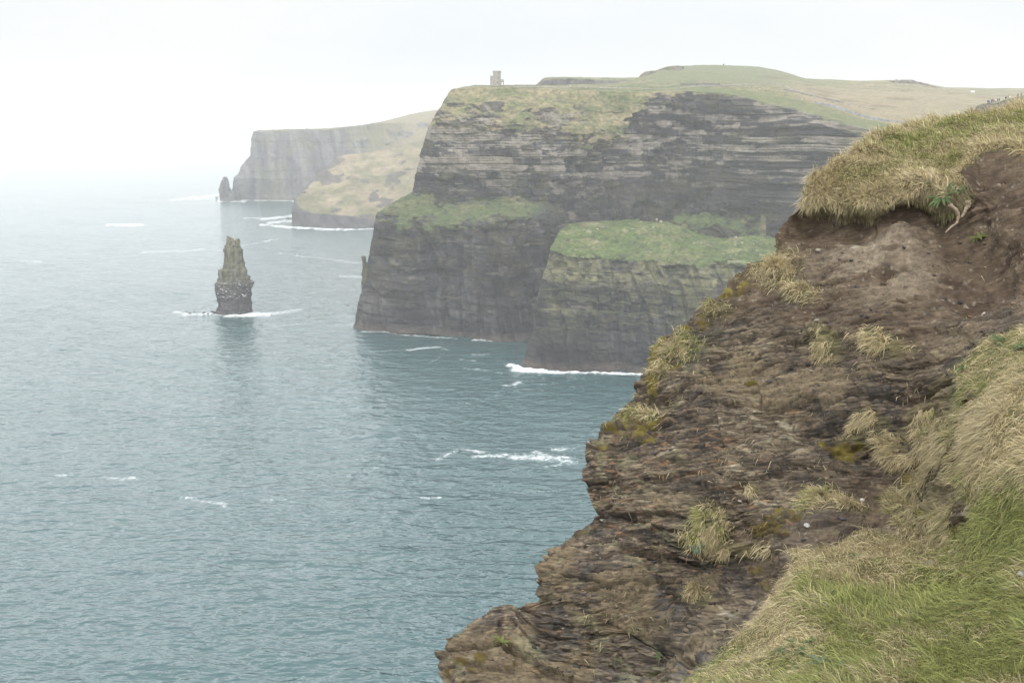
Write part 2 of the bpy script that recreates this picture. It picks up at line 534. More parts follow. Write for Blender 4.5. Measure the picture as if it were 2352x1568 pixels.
# ================================================================== CLIFFS
def rock_relief(P, N, amp=1.0, s=0, big=6.0):
    """beds, blocks and joints; returns displacement along the horizontal and the bed colour number"""
    x, y, z = P[..., 0], P[..., 1], P[..., 2]
    q = x * 0.9 + y * 0.45
    zz = z + 2.2 * fbm(x / 90, y / 90, 0, s + 40, 2) + 0.012 * x
    zw = zz + 0.25 * fbm(x / 14, y / 14, z / 30, s + 41, 2)
    d = big * fbm(q / 55, y / 80, z / 190, s + 1, 3)
    d = d + 1.6 * ridge(q / 17, y / 40, z / 60, s + 2, 3)
    lowk = sst(105, 60, z)
    gl = ridge(q / 34 + .5 * vn(x / 40, y / 40, z / 60, s + 36), y / 120, z / 320, s + 37, 2)
    d = d - (3.0 + 3.5 * lowk) * sst(.35, .9, gl)
    bed = np.floor(zw / 6.5); w = 6 + 9 * hsh(bed, s=s + 3)
    blk = hsh(q / w + 31 * hsh(bed, s=s + 4), bed, s=s + 5)
    d = d + 2.6 * (blk - .5) + 0.7 * (hsh(bed, s=s + 6) - .5)
    reg = .35 + 1.1 * sst(-.3, .4, fbm(q / 45, y / 60, z / 30, s + 30, 2))      # some stretches are thinly bedded, some massive
    vj = ridge(q / 7.5 + .6 * vn(x / 20, y / 20, z / 60, s + 31), y / 60, z / 140, s + 32, 2)
    d = d - (1.1 + 2.4 * lowk) * sst(.4, .85, vj)
    d = d + lowk * 1.6 * fbm(q / 9, y / 14, z / 11, s + 38, 4)
    d = d - (1.6 - 1.0 * lowk) * ((zw / 6.5 - bed) < .13) * sst(-.4, .1, fbm(q / 30, y / 30, z / 12, s + 34, 2))
    bed2 = np.floor(zw / 2.1); w2 = 2.5 + 4 * hsh(bed2, s=s + 7)
    blk2 = hsh(q / w2 + 17 * hsh(bed2, s=s + 8), bed2, s=s + 9)
    d = d + 1.2 * (blk2 - .5) + 0.75 * reg * (1 - .8 * lowk) * (hsh(bed2, s=s + 10) - .5)
    d = d - .8 * (1 - .75 * lowk) * ((zw / 2.1 - bed2) < .25) * sst(-.1, .3, fbm(q / 18, y / 30, z / 7, s + 35, 2))
    bed3 = np.floor(zw / 0.8)
    d = d + 0.5 * reg * (1 - .8 * lowk) * (hsh(bed3, np.floor(q / 9), s=s + 11) - .5)
    d = d + 0.9 * fbm(q / 4, y / 6, z / 5, s + 12, 3)
    # overhanging recesses
    rec = sst(0.35, 0.6, fbm(q / 16, bed * 0.7, z / 22, s + 14, 2))
    d = d - 4.2 * rec
    tone = 0.5 * hsh(bed, np.floor(q / (w * 1.7)), s=s + 13) + 0.3 * blk2 + 0.2 * hsh(bed3, s=s + 15)
    return d * amp * 1.15, tone, rec


def cliff_cols(P, N, tone, rec, s=0):
    x, y, z = P[..., 0], P[..., 1], P[..., 2]
    q = x * 0.9 + y * 0.45
    dark = col3(.015, .017, .021); midc = col3(.050, .050, .050); pale = col3(.27, .245, .205)
    c = mixc(dark, midc, np.clip(tone * 1.3 - .15 + .5 * fbm(q / 12, y / 12, z / 12, s + 59, 4) + .25 * sst(60, 130, z), 0, 1))
    hi = sst(95, 135, z) * sst(205, 165, z)
    blot = fbm(q / 20, y / 20, z / 24, s + 66, 4)
    c = c * (1 + .45 * blot)[..., None]
    wash = sst(.3, .55, fbm(q / 2.4, y / 5, z / 22, s + 67, 3)) * sst(.0, .3, blot)
    c = mixc(c, col3(.15, .145, .14), wash * .45)
    pp = sst(0.50, 0.72, tone + 0.42 * fbm(q / 22, y / 25, z / 5, s + 60, 4) + .10 * hi - .18 * (1 - hi) - .05)
    c = mixc(c, pale, pp * (.35 + .55 * hi) * sst(10, 40, z))
    streak = sst(0.25, 0.6, fbm(q / 1.8, y / 4, z / 28, s + 61, 3))
    c = mixc(c, c * 0.55, streak * 0.7)
    ol = sst(-.02, 0.4, fbm(q / 11, y / 20, z / 9, s + 62, 4)) * sst(15, 60, z)
    c = mixc(c, col3(.085, .08, .04), ol * 0.42)
    rust = sst(0.3, 0.6, fbm(q / 9, y / 20, z / 12, s + 64, 3))
    c = mixc(c, col3(.10, .078, .055), rust * 0.22)
    base = sst(7, 2, z + 1.5 * fbm(q / 8, y / 8, 0, s + 63, 2))
    c = mixc(c, col3(.115, .09, .075), base * 0.6)
    return c * .78


def grass_col(P, s=0, green=0.5):
    x, y, z = P[..., 0], P[..., 1], P[..., 2]
    a = fbm(x / 14, y / 14, z / 8, s + 70, 4); b_ = fbm(x / 2.5, y / 2.5, z / 2, s + 71, 3)
    g = col3(.072, .098, .034); tan = col3(.20, .168, .10)
    k = np.clip(1 - green + 0.55 * a + 0.18 * b_, 0, 1)
    g = mixc(g, col3(.05, .062, .03), sst(.15, .5, fbm(x / 5, y / 5, z / 4, s + 73, 3)) * .7)
    return mixc(g, tan, k) * (1 + 0.38 * b_ + .2 * fbm(x / 7, y / 7, z / 7, s + 72, 3))[..., None]


def loft(cols, rung_n, col_n, base_auto=True):
    """cols: list of columns of (u, v, Y or None); returns world grid, rung coordinate, column coordinate"""
    A = np.zeros((len(cols), len(cols[0]), 3))
    for i, cc in enumerate(cols):
        for j, p in enumerate(cc):
            if len(p) == 4:      # already a world point
                A[i, j] = p[:3]
                continue
            Y = p[2] if p[2] is not None else float(seaY(p[1]))
            A[i, j] = unproj(p[0], p[1], Y)
    ri = np.concatenate([np.linspace(k, k + 1, n, endpoint=False) for k, n in enumerate(rung_n)] + [[len(rung_n)]])
    ci = np.concatenate([np.linspace(k, k + 1, n, endpoint=False) for k, n in enumerate(col_n)] + [[len(col_n)]])
    B = resamp(A, ri, 1, False)
    B = resamp(B, ci, 0, True)
    B = np.swapaxes(B, 0, 1)             # rows = rungs (bottom to top), columns
    RI, CI = np.meshgrid(ri, ci, indexing='ij')
    return B, RI, CI


def back_column(col, dx, dy, drop=0.0):
    out = []
    for p in col:
        Y = p[2] if p[2] is not None else float(seaY(p[1]))
        w = unproj(p[0], p[1], Y)
        out.append((w[0] + dx, w[1] + dy, w[2] - drop, 'w'))
    return out


def below(col, z=-6.0):
    """put an underwater rung in front of a column"""
    p = col[0]
    if len(p) == 4:
        return [(p[0], p[1], z, 'w')] + list(col)
    w = unproj(p[0], p[1], float(seaY(p[1])))
    return [(w[0], w[1], z, 'w')] + list(col)


# ---- the headland with the tower, and the land behind its rim
# rungs: base, a, b, ledge front, ledge back, mid, strata top, rim, land 1, land 2, skyline, beyond
def beyond(p, dy=500, dz=-60):
    w = unproj(p[0], p[1], p[2])
    return (w[0] * (1 + dy / p[2]), w[1] + dy, w[2] + dz, 'w')


main = [
    [(812, 750, None), (832, 655, 818), (846, 580, 825), (865, 487, 832), (948, 440, 868), (962, 375, 878), (985, 290, 892), (1035, 206, 925), (1042, 206, 950), (1050, 207, 990), (1060, 207.5, 1060)],
    [(900, 765, None), (903, 680, 792), (905, 600, 798), (908, 515, 806), (985, 448, 856), (1000, 372, 866), (1030, 285, 882), (1082, 201, 930), (1085, 198.5, 960), (1090, 198, 1000), (1095, 198, 1080)],
    [(980, 772, None), (978, 690, 780), (976, 605, 786), (975, 520, 794), (1030, 466, 850), (1045, 375, 860), (1075, 285, 876), (1120, 201, 930), (1125, 198, 960), (1130, 198, 1000), (1135, 198, 1080)],
    [(1080, 779, None), (1078, 690, 770), (1078, 600, 776), (1085, 513, 786), (1100, 462, 846), (1110, 375, 856), (1125, 280, 872), (1170, 202, 928), (1172, 198, 960), (1175, 197, 1000), (1180, 196, 1080)],
    [(1160, 782, None), (1158, 690, 765), (1158, 600, 772), (1165, 505, 785), (1180, 460, 846), (1190, 375, 856), (1200, 282, 872), (1240, 204, 926), (1242, 198, 960), (1245, 196, 1010), (1250, 195, 1100)],
    [(1225, 781, None), (1225, 690, 772), (1225, 600, 784), (1235, 500, 800), (1245, 462, 846), (1255, 375, 858), (1270, 290, 874), (1310, 207, 924), (1312, 199, 965), (1315, 196.5, 1020), (1320, 195, 1120)],
    [(1300, 770, None), (1300, 690, 795), (1300, 600, 812), (1305, 530, 826), (1315, 490, 862), (1330, 380, 872), (1355, 298, 885), (1375, 210, 924), (1378, 200, 970), (1380, 196.5, 1040), (1385, 193, 1150)],
    [(1380, 765, None), (1385, 690, 810), (1390, 620, 836), (1395, 560, 856), (1400, 520, 882), (1415, 390, 894), (1435, 292, 904), (1440, 212, 928), (1442, 202, 970), (1445, 193, 1100), (1450, 184, 1250)],
    [(1460, 762, None), (1465, 690, 820), (1470, 630, 850), (1475, 575, 872), (1480, 530, 898), (1492, 390, 908), (1500, 262, 914), (1500, 212, 925), (1500, 201, 965), (1495, 188, 1120), (1480, 172, 1280)],
    [(1540, 760, None), (1543, 690, 822), (1548, 630, 850), (1550, 570, 875), (1555, 500, 905), (1562, 385, 914), (1568, 245, 918), (1570, 210, 926), (1568, 199, 965), (1560, 180, 1150), (1545, 152.5, 1360)],
    [(1640, 760, None), (1640, 690, 820), (1642, 640, 845), (1645, 580, 865), (1648, 495, 900), (1650, 385, 908), (1650, 250, 912), (1650, 214, 915), (1650, 200, 955), (1650, 180, 1150), (1640, 149.5, 1400)],
    [(1720, 760, None), (1720, 690, 805), (1722, 640, 830), (1722, 580, 850), (1724, 510, 880), (1726, 390, 886), (1730, 262, 890), (1735, 232, 893), (1738, 205, 940), (1740, 184, 1150), (1725, 152.5, 1400)],
    [(1790, 760, None), (1790, 690, 785), (1792, 640, 805), (1795, 580, 822), (1798, 500, 850), (1800, 400, 856), (1805, 285, 862), (1810, 250, 866), (1815, 212, 930), (1815, 190, 1130), (1795, 165, 1400)],
    [(1860, 765, None), (1862, 690, 765), (1864, 640, 780), (1866, 580, 795), (1868, 500, 818), (1872, 400, 824), (1880, 300, 830), (1885, 270, 834), (1890, 228, 910), (1880, 200, 1120), (1862, 181, 1420)],
    [(1980, 775, None), (1982, 690, 735), (1984, 640, 745), (1986, 580, 758), (1988, 500, 770), (1990, 400, 778), (1992, 325, 784), (1998, 300, 788), (2005, 262, 870), (2005, 215, 1100), (1975, 184.5, 1450)],
    [(2120, 790, None), (2120, 690, 690), (2122, 640, 698), (2124, 580, 705), (2126, 500, 712), (2128, 420, 720), (2130, 350, 728), (2140, 325, 735), (2150, 285, 830), (2120, 222, 1100), (2090, 185.5, 1500)],
    [(2230, 800, None), (2230, 700, 660), (2232, 640, 668), (2234, 580, 675), (2236, 500, 682), (2238, 430, 690), (2240, 370, 697), (2250, 345, 705), (2255, 290, 810), (2230, 226, 1100), (2170, 200.5, 1650)],
    [(2400, 820, None), (2400, 700, 600), (2402, 640, 608), (2404, 580, 615), (2406, 500, 622), (2408, 440, 630), (2410, 390, 637), (2420, 360, 650), (2420, 290, 800), (2400, 230, 1200), (2360, 202.5, 1900)],
    [(2700, 830, None), (2700, 700, 560), (2702, 640, 568), (2704, 580, 575), (2706, 500, 582), (2708, 440, 590), (2710, 390, 597), (2720, 360, 620), (2720, 290, 800), (2700, 235, 1200), (2650, 203, 2000)],
]
main = [c + [beyond(c[-1])] for c in main]
b1 = back_column(main[0][:-1], 6, 45) + [main[0][-1]]
b2 = back_column(main[0][:-1], 60, 160) + [main[0][-1]]
mc = [below(b2), below(b1)] + [below(c) for c in main]
P, RI, CI = loft(mc, [4, 82, 70, 76, 50, 62, 84, 80, 24, 24, 36, 8], [14, 14, 60, 50, 50, 46, 42, 42, 42, 42, 44, 44, 38, 36, 46, 30, 20, 14, 10])
N = gridn(smooth(P, 6))
if N[P.shape[0] // 3, P.shape[1] // 2, 1] > 0: N = -N
Nh = N.copy(); Nh[..., 2] *= 0.15; Nh /= np.linalg.norm(Nh, axis=-1, keepdims=True) + 1e-9
d, tone, rec = rock_relief(P, N, 1.0, 0, 7.0)
x, y, z = P[..., 0], P[..., 1], P[..., 2]
cn_ = CI - 2    # main column number
d = d * (.12 + .88 * sst(-.1, .9, cn_))
# where turf lies: 1 on the green ledge, on the upper slopes and on all the land
w1 = fbm(x / 18, y / 18, z / 10, 81, 4)
w2 = fbm(x / 5, y / 5, z / 3.0, 82, 4)
ledge = sst(4.0 + .25, 4.0 - .1, 0 * RI + 4.0) * ((RI > 3.85) & (RI < 5.1)) * sst(5.4, 4.6, cn_)
ledge = ledge * sst(-0.45, -0.1, -.45 * np.exp(-((cn_ - 1.75) / .22) ** 2) + w1 * 0.4 + w2 * .8 + np.minimum(RI - 3.9, 5.15 - RI) * 1.6 - .35)
scree = ((RI > 3.9) & (RI < 5.15)) * sst(8.5, 9.1, cn_) * sst(12.0, 11.2, cn_) * sst(-.4, .2, w1 + w2 * .5 - .0 + (5.2 - RI) * .6 - .5)
up_edge = 6.9 + 0.0 * cn_
up_edge = 6.9 + sst(6.4, 8.8, cn_) * 1.0
gul = np.exp(-((cn_ - 6.3) / 1.3) ** 2) * 0.28
upper = sst(-0.06, 0.10, (RI - up_edge) * 1.0 + gul + w1 * 0.50 + w2 * 0.38 - 0.02 - .2 * sst(7, 8, cn_))
upper = upper * (1 - .85 * sst(.0, .14, fbm(x / 16, y / 16, z / 5, 88, 4)) * sst(7.85, 7.55, RI + .15 * w1) * sst(6.2, 5.2, cn_))
upper = np.where(RI > 8.0, np.maximum(upper, sst(8.0, 8.12, RI + .1 * w2)), upper)
turf = np.clip(np.maximum(np.maximum(ledge, scree), upper), 0, 1)
land = sst(7.95, 8.15, RI)
d = d * (1 - turf * 0.72) * (1 - land)
taper = sst(7.95, 7.3, RI) * 0.85 + 0.15
Pm = P + Nh * (d * taper)[..., None]
# lumpy turf and rolling land
Pm[..., 2] += land * (1.1 * fbm(x / 40, y / 55, 0, 83, 3) * sst(8.0, 9.0, RI) + 0.35 * w2)
Pm[..., 2] += (turf * (1 - land)) * 0.9 * w2
Pm[0:2, :, 2] = -6
N2 = gridn(Pm)
if N2[P.shape[0] // 3, P.shape[1] // 2, 1] > 0: N2 = -N2
c = cliff_cols(Pm, N2, tone, rec)
flatness = sst(0.45, 0.8, N2[..., 2]) * sst(20, 60, z)
c = mixc(c, grass_col(P, 1, 0.9), flatness * 0.55 * (RI < 8))
gg = np.clip(0.40 + 0.0 * RI, 0, 1)
gg = np.where((RI < 5.6), 1.0, gg)
gg = np.where(RI > 8.2, 0.62 - 0.30 * sst(10, 13.5, cn_), gg)
gcol = grass_col(P, 2, gg)
# brighter green strip along the far rim and the green hilltop
strip = ((RI > 7.9) & (RI < 8.75)) * sst(8, 9.5, cn_)
gcol = mixc(gcol, col3(.095, .115, .048) * (1 + .25 * w2)[..., None], strip * 0.7)
hill = ((RI > 9.6)) * sst(7.6, 8.6, cn_) * sst(14.2, 12.6, cn_)
gcol = mixc(gcol, col3(.115, .128, .066) * (1 + .12 * w2)[..., None], hill * 0.75)
tanl = (RI > 8.6) * (RI < 10.2) * sst(11.0, 13.0, cn_)
gcol = mixc(gcol, col3(.225, .185, .12) * (1 + .2 * w1)[..., None], tanl * 0.6)
scar = (RI > 8.9) * (RI < 10.4) * sst(9, 10.5, cn_) * sst(.42, .6, fbm(x / 45, y / 80, z / 5, 85, 4))
gcol = mixc(gcol, col3(.10, .075, .05), scar * 0.6)
c = mixc(c, gcol, turf)
c = np.clip(c, 0.01, 0.9)
main_cliff = grid_obj('headland', Pm, M_cliff, {'Col': c})
tag(main_cliff, 'dark layered sea cliff with green ledge and grassy plateau under the tower', 'cliff', kind='structure')
st = 3
Pq = Pm[::st, ::st]
bvh_main = BVHTree.FromPolygons([Vector(p) for p in Pq.reshape(-1, 3)], [tuple(int(i) for i in f) for f in grid_faces(Pq.shape[0], Pq.shape[1])])


def onland(u, v, bvh=None):
    w = unproj(u, v, 1000.0)
    o = Vector((0, 0, EYE)); dd = (Vector(w) - o).normalized()
    hit = (bvh or bvh_main).ray_cast(o, dd, 4000)
    return hit[0]


# ---- the grass-topped spur in front of it
sp = [
    [(1197, 838, None), (1232, 735, 684), (1240, 650, 690), (1262, 573, 697), (1287, 526, 735), (1290, 560, 790)],
    [(1235, 848, None), (1262, 740, 676), (1275, 650, 682), (1285, 588, 688), (1310, 521, 738), (1310, 560, 800)],
    [(1300, 853, None), (1310, 740, 668), (1320, 660, 674), (1330, 592, 680), (1350, 520, 742), (1350, 560, 810)],
    [(1380, 856, None), (1385, 740, 664), (1388, 660, 670), (1392, 596, 676), (1405, 518, 745), (1405, 560, 815)],
    [(1450, 857, None), (1452, 740, 662), (1455, 660, 668), (1458, 598, 675), (1462, 508, 750), (1462, 560, 820)],
    [(1520, 858, None), (1520, 740, 660), (1520, 660, 667), (1520, 600, 675), (1520, 508, 750), (1520, 560, 820)],
    [(1600, 860, None), (1600, 740, 656), (1600, 670, 663), (1600, 612, 672), (1600, 532, 742), (1600, 570, 815)],
    [(1660, 862, None), (1660, 740, 652), (1660, 670, 660), (1660, 606, 670), (1660, 548, 735), (1660, 580, 810)],
    [(1720, 864, None), (1720, 740, 648), (1720, 680, 656), (1720, 612, 666), (1720, 540, 730), (1720, 580, 805)],
    [(1790, 868, None), (1790, 740, 640), (1790, 680, 650), (1790, 622, 662), (1790, 545, 725), (1790, 580, 800)],
    [(1900, 880, None), (1900, 760, 628), (1900, 690, 638), (1900, 640, 650), (1900, 560, 715), (1900, 590, 790)],
    [(2050, 890, None), (2050, 760, 615), (2050, 690, 625), (2050, 650, 637), (2050, 580, 700), (2050, 600, 780)],
    [(2300, 905, None), (2300, 780, 600), (2300, 705, 608), (2300, 660, 620), (2300, 600, 680), (2300, 580, 720)],
    [(2800, 930, None), (2800, 800, 560), (2800, 700, 566), (2800, 600, 575), (2800, 500, 600), (2800, 480, 620)],
]
sp = [below(back_column(sp[0], 70, 90)), below(back_column(sp[0], 8, 30))] + [below(c) for c in sp]
P, RI, CI = loft(sp, [4, 126, 94, 90, 64, 14], [12, 14, 34, 48, 56, 50, 50, 54, 42, 42, 42, 20, 14, 24, 30])
N = gridn(smooth(P, 6))
if N[P.shape[0] // 3, P.shape[1] // 2, 1] > 0: N = -N
Nh = N.copy(); Nh[..., 2] *= 0.1; Nh /= np.linalg.norm(Nh, axis=-1, keepdims=True) + 1e-9
d, tone, rec = rock_relief(P, N, 0.85, 200, 6.0)
d = d * (.15 + .85 * sst(1.8, 3.2, CI))
x, y, z = P[..., 0], P[..., 1], P[..., 2]
w1 = fbm(x / 14, y / 14, z / 8, 281, 4); w2 = fbm(x / 4, y / 4, z / 2.5, 282, 4)
edge = 4.0 + 0.12 * w1
turf = sst(-.04, .08, (RI - edge) + 0.16 * w2 + .08 * w1)
d = d * (1 - .85 * turf)
Pm = P + Nh * d[..., None]
Pm[..., 2] += turf * (1.1 * w2 + 1.2 * w1)
Pm[0:2, :, 2] = -6
N2 = gridn(Pm)
if N2[P.shape[0] // 3, P.shape[1] // 2, 1] > 0: N2 = -N2
c = cliff_cols(Pm, N2, tone, rec, 200)
q = x * .9 + y * .45
top = sst(2.85, 3.3, RI + .1 * w1)            # paler, lichened beds just under the turf
c = mixc(c, col3(.22, .21, .12) * (0.55 + 0.9 * hsh(q / 3.2, z / 4.5, s=9))[..., None], top * 0.5 * sst(-.5, .2, w2))
lich = sst(.1, .45, fbm(q / 6, y / 20, z / 14, 290, 4)) * sst(20, 45, z)
c = mixc(c, col3(.15, .145, .06), lich * 0.28)
c = mixc(c, grass_col(P, 5, 0.9), sst(0.5, 0.8, N2[..., 2]) * 0.5 * sst(15, 40, z))
rocky = sst(.5, .6, w2 + .5 * w1 - .12) * turf
c = mixc(c, grass_col(P, 3, 1.05) * 1.0, turf)
c = mixc(c, col3(.30, .27, .2), rocky * .5)
spur = grid_obj('cliff_spur', Pm, M_cliff, {'Col': np.clip(c, 0.01, 0.9)})
tag(spur, 'lower cliff spur topped with bright green grass in front of the headland', 'cliff', kind='structure')
Pq = Pm[::2, ::2]
bvh_spur = BVHTree.FromPolygons([Vector(p) for p in Pq.reshape(-1, 3)], [tuple(int(i) for i in f) for f in grid_faces(Pq.shape[0], Pq.shape[1])])

# ---- far headlands
def far_loft(name, cols, rn, cn2, seed, label, colour, amp=1.0, backs=((10, 60), (120, 260))):
    cs = [below(back_column(cols[0], *backs[1])), below(back_column(cols[0], *backs[0]))] + [below(c) for c in cols]
    P, RI, CI = loft(cs, [3] + rn, [10, 12] + cn2)
    N = gridn(smooth(P, 4))
    if N[P.shape[0] // 3, P.shape[1] // 2, 1] > 0: N = -N
    Nh = N.copy(); Nh[..., 2] *= 0.2; Nh /= np.linalg.norm(Nh, axis=-1, keepdims=True) + 1e-9
    x, y, z = P[..., 0], P[..., 1], P[..., 2]
    q = x * .9 + y * .4
    rough_z = 9 * fbm(q / 60, y / 90, z / 500, seed, 3) + 5 * ridge(q / 22, y / 60, z / 220, seed + 1, 3) + 2.5 * fbm(q / 9, y / 9, z / 14, seed + 2, 3)
    rough_z = rough_z + 2.0 * (hsh(z / 9 + .2 * fbm(x / 60, y / 60, 0, seed + 5, 2), s=seed) - .5)
    c, rockf = colour(P, RI, CI - 2, seed, N)
    Pm = P + Nh * (rough_z * amp * (0.25 + .75 * rockf) * sst(len(rn) + .1, len(rn) - .6, RI))[..., None]
    Pm[..., 2] += (1 - rockf) * 2.0 * fbm(x / 25, y / 25, z / 25, seed + 8, 3) * sst(len(rn) + 1, len(rn) - 1, RI)
    Pm[0:2, :, 2] = -6
    o = grid_obj(name, Pm, M_far, {'Col': np.clip(c, .01, .9)})
    tag(o, label, 'cliff', kind='structure')
    return o


def colA(P, RI, CI, s, N):
    x, y, z = P[..., 0], P[..., 1], P[..., 2]
    q = x * .9 + y * .4
    c = mixc(col3(.055, .055, .06), col3(.15, .145, .14), np.clip(.5 + .8 * fbm(q / 10, y / 40, z / 90, s + 20, 4), 0, 1))
    c = mixc(c, col3(.10, .11, .06), sst(.2, .6, fbm(q / 30, y / 40, z / 50, s + 25, 3)) * .5)
    slope = sst(3.4, 4.6, CI + .5 * fbm(x / 60, y / 60, z / 40, s + 22, 4))
    grass = np.maximum(slope * sst(-.3, .1, fbm(x / 30, y / 30, z / 20, s + 24, 4) + .25), sst(3.85, 4.1, RI))
    c = mixc(c, mixc(col3(.11, .118, .065), col3(.18, .155, .10), np.clip(.5 + .5 * fbm(x / 60, y / 60, z / 30, s + 23, 3) + .3 * (CI > 5), 0, 1)), grass)
    return c, 1 - grass


A_ = [
    [(536, 457, None), (545, 412, 2215), (574, 360, 2235), (583, 303, 2250), (590, 300, 2330), (600, 301, 2600)],
    [(580, 459, None), (586, 410, 2190), (594, 350, 2215), (600, 300.5, 2240), (605, 298.5, 2330), (620, 299, 2600)],
    [(650, 460, None), (652, 410, 2200), (654, 350, 2225), (655, 299.5, 2245), (656, 297.5, 2340), (660, 298, 2600)],
    [(740, 461, None), (741, 410, 2200), (742, 350, 2225), (742, 297, 2245), (742, 295, 2340), (742, 296, 2600)],
    [(820, 462, None), (821, 410, 2210), (822, 345, 2240), (823, 290.5, 2260), (823, 288, 2360), (823, 289, 2600)],
    [(880, 462, None), (880, 410, 2220), (880, 345, 2260), (880, 284, 2290), (880, 278, 2400), (880, 279, 2700)],
    [(940, 462, None), (940, 400, 2220), (940, 340, 2290), (935, 283, 2380), (930, 265.5, 2480), (930, 267, 2800)],
    [(1010, 462, None), (1010, 400, 2220), (1010, 330, 2300), (1005, 275, 2420), (1000, 252.5, 2540), (1000, 254, 2900)],
    [(1120, 462, None), (1120, 400, 2220), (1120, 320, 2300), (1120, 265, 2440), (1120, 243, 2600), (1120, 246, 3000)],
]
far_loft('far_headland', A_, [40, 40, 44, 12, 5], [22, 36, 44, 40, 34, 30, 30, 20], 300,
         'farthest hazy grey headland with sheer flat-topped cliff', colA)


def colB(P, RI, CI, s, N):
    x, y, z = P[..., 0], P[..., 1], P[..., 2]
    q = x * .9 + y * .4
    c = mixc(col3(.035, .036, .042), col3(.085, .08, .08), np.clip(.5 + .8 * fbm(q / 8, y / 30, z / 12, s + 20, 4), 0, 1))
    w = fbm(x / 26, y / 40, z / 14, s + 24, 5)
    ed = 2.05 - .1 * sst(0.5, 1.5, CI) + .9 * sst(1.0, 0.0, CI)
    grass = sst(-.06, .08, (RI - ed) * .8 + .22 * w)
    hole = sst(.28, .42, w + .5 * sst(3.2, 3.9, RI) * sst(3.2, 1.4, CI) - .06)
    grass = grass * (1 - .8 * hole)
    c = mixc(c, mixc(col3(.13, .125, .07), col3(.215, .178, .118), np.clip(.55 + 1.1 * fbm(x / 30, y / 30, z / 20, s + 23, 5), 0, 1)) * (1 + .25 * fbm(x / 8, y / 12, z / 6, s + 29, 3))[..., None], grass)
    return c, 1 - grass


B_ = [
    [(671, 518, None), (673, 485, 1640), (676, 458, 1652), (698, 440, 1690), (716, 420, 1740), (730, 430, 1900)],
    [(700, 520, None), (700, 488, 1640), (703, 462, 1665), (720, 432, 1710), (738, 394, 1790), (750, 405, 1950)],
    [(745, 523, None), (745, 492, 1638), (750, 465, 1670), (760, 420, 1740), (778, 360, 1860), (790, 372, 2000)],
    [(800, 525, None), (800, 498, 1634), (802, 465, 1670), (805, 415, 1750), (810, 354, 1870), (815, 365, 2020)],
    [(860, 524, None), (860, 500, 1634), (862, 465, 1680), (865, 410, 1770), (870, 348, 1900), (875, 355, 2050)],
    [(930, 520, None), (930, 497, 1640), (932, 460, 1690), (935, 395, 1800), (940, 330, 1950), (945, 338, 2100)],
    [(1050, 512, None), (1050, 488, 1660), (1050, 450, 1710), (1050, 380, 1850), (1050, 310, 2000), (1050, 318, 2200)],
]
far_loft('mid_headland', B_, [22, 26, 40, 50, 8], [24, 30, 36, 36, 40, 30], 400,
         'hazy headland with tan grassy slope above a dark cliff foot', colB, 0.6)

# ---- bluff behind the tower plateau
def colC(P, RI, CI, s, N):
    x, y, z = P[..., 0], P[..., 1], P[..., 2]
    c = mixc(col3(.04, .04, .045), col3(.09, .085, .08), np.clip(.5 + .9 * fbm(x / 6, y / 20, z / 6, s, 4), 0, 1))
    g = np.maximum(sst(2.6, 3.0, RI + .2 * fbm(x / 9, y / 9, 0, s + 3, 3)), sst(5.0, 6.0, CI + .8 * fbm(x / 12, y / 12, z / 8, s + 4, 3)))
    return mixc(c, grass_col(P, 8, .6), g), 1 - g


Cc = [
    [(1228, 200, 1440, 0)[:3], (1232, 194, 1440), (1236, 191, 1450), (1238, 190, 1480), (1240, 195, 1600)],
    [(1249, 203, 1430), (1249, 192, 1430), (1250, 181, 1432), (1252, 178.5, 1460), (1255, 181, 1650)],
    [(1290, 203, 1430), (1290, 192, 1430), (1291, 180, 1432), (1292, 177, 1460), (1292, 180, 1650)],
    [(1340, 203, 1430), (1340, 192, 1430), (1340, 181, 1432), (1340, 177.5, 1460), (1340, 180, 1650)],
    [(1390, 203, 1420), (1390, 193, 1425), (1390, 184, 1432), (1390, 178.5, 1460), (1390, 181, 1650)],
    [(1440, 203, 1400), (1440, 192, 1415), (1440, 184, 1432), (1440, 178.5, 1460), (1440, 181, 1650)],
    [(1500, 200, 1380), (1500, 190, 1400), (1500, 183, 1432), (1500, 177, 1460), (1500, 181, 1650)],
]
P, RI, CI = loft(Cc, [10, 14, 5, 4], [14, 28, 34, 34, 34, 30])
c, rf = colC(P, RI + 1, CI, 500, None)
x, y, z = P[..., 0], P[..., 1], P[..., 2]
P[..., 1] -= 3.0 * fbm(x / 8, z / 30, 0, 501, 3) * rf
P[..., 2] += 0.5 * fbm(x / 8, y / 8, 0, 502, 3)
o = grid_obj('distant_bluff', P, M_cliff, {'Col': c})
tag(o, 'low dark rock bluff on the skyline behind the plateau', 'cliff', kind='structure')

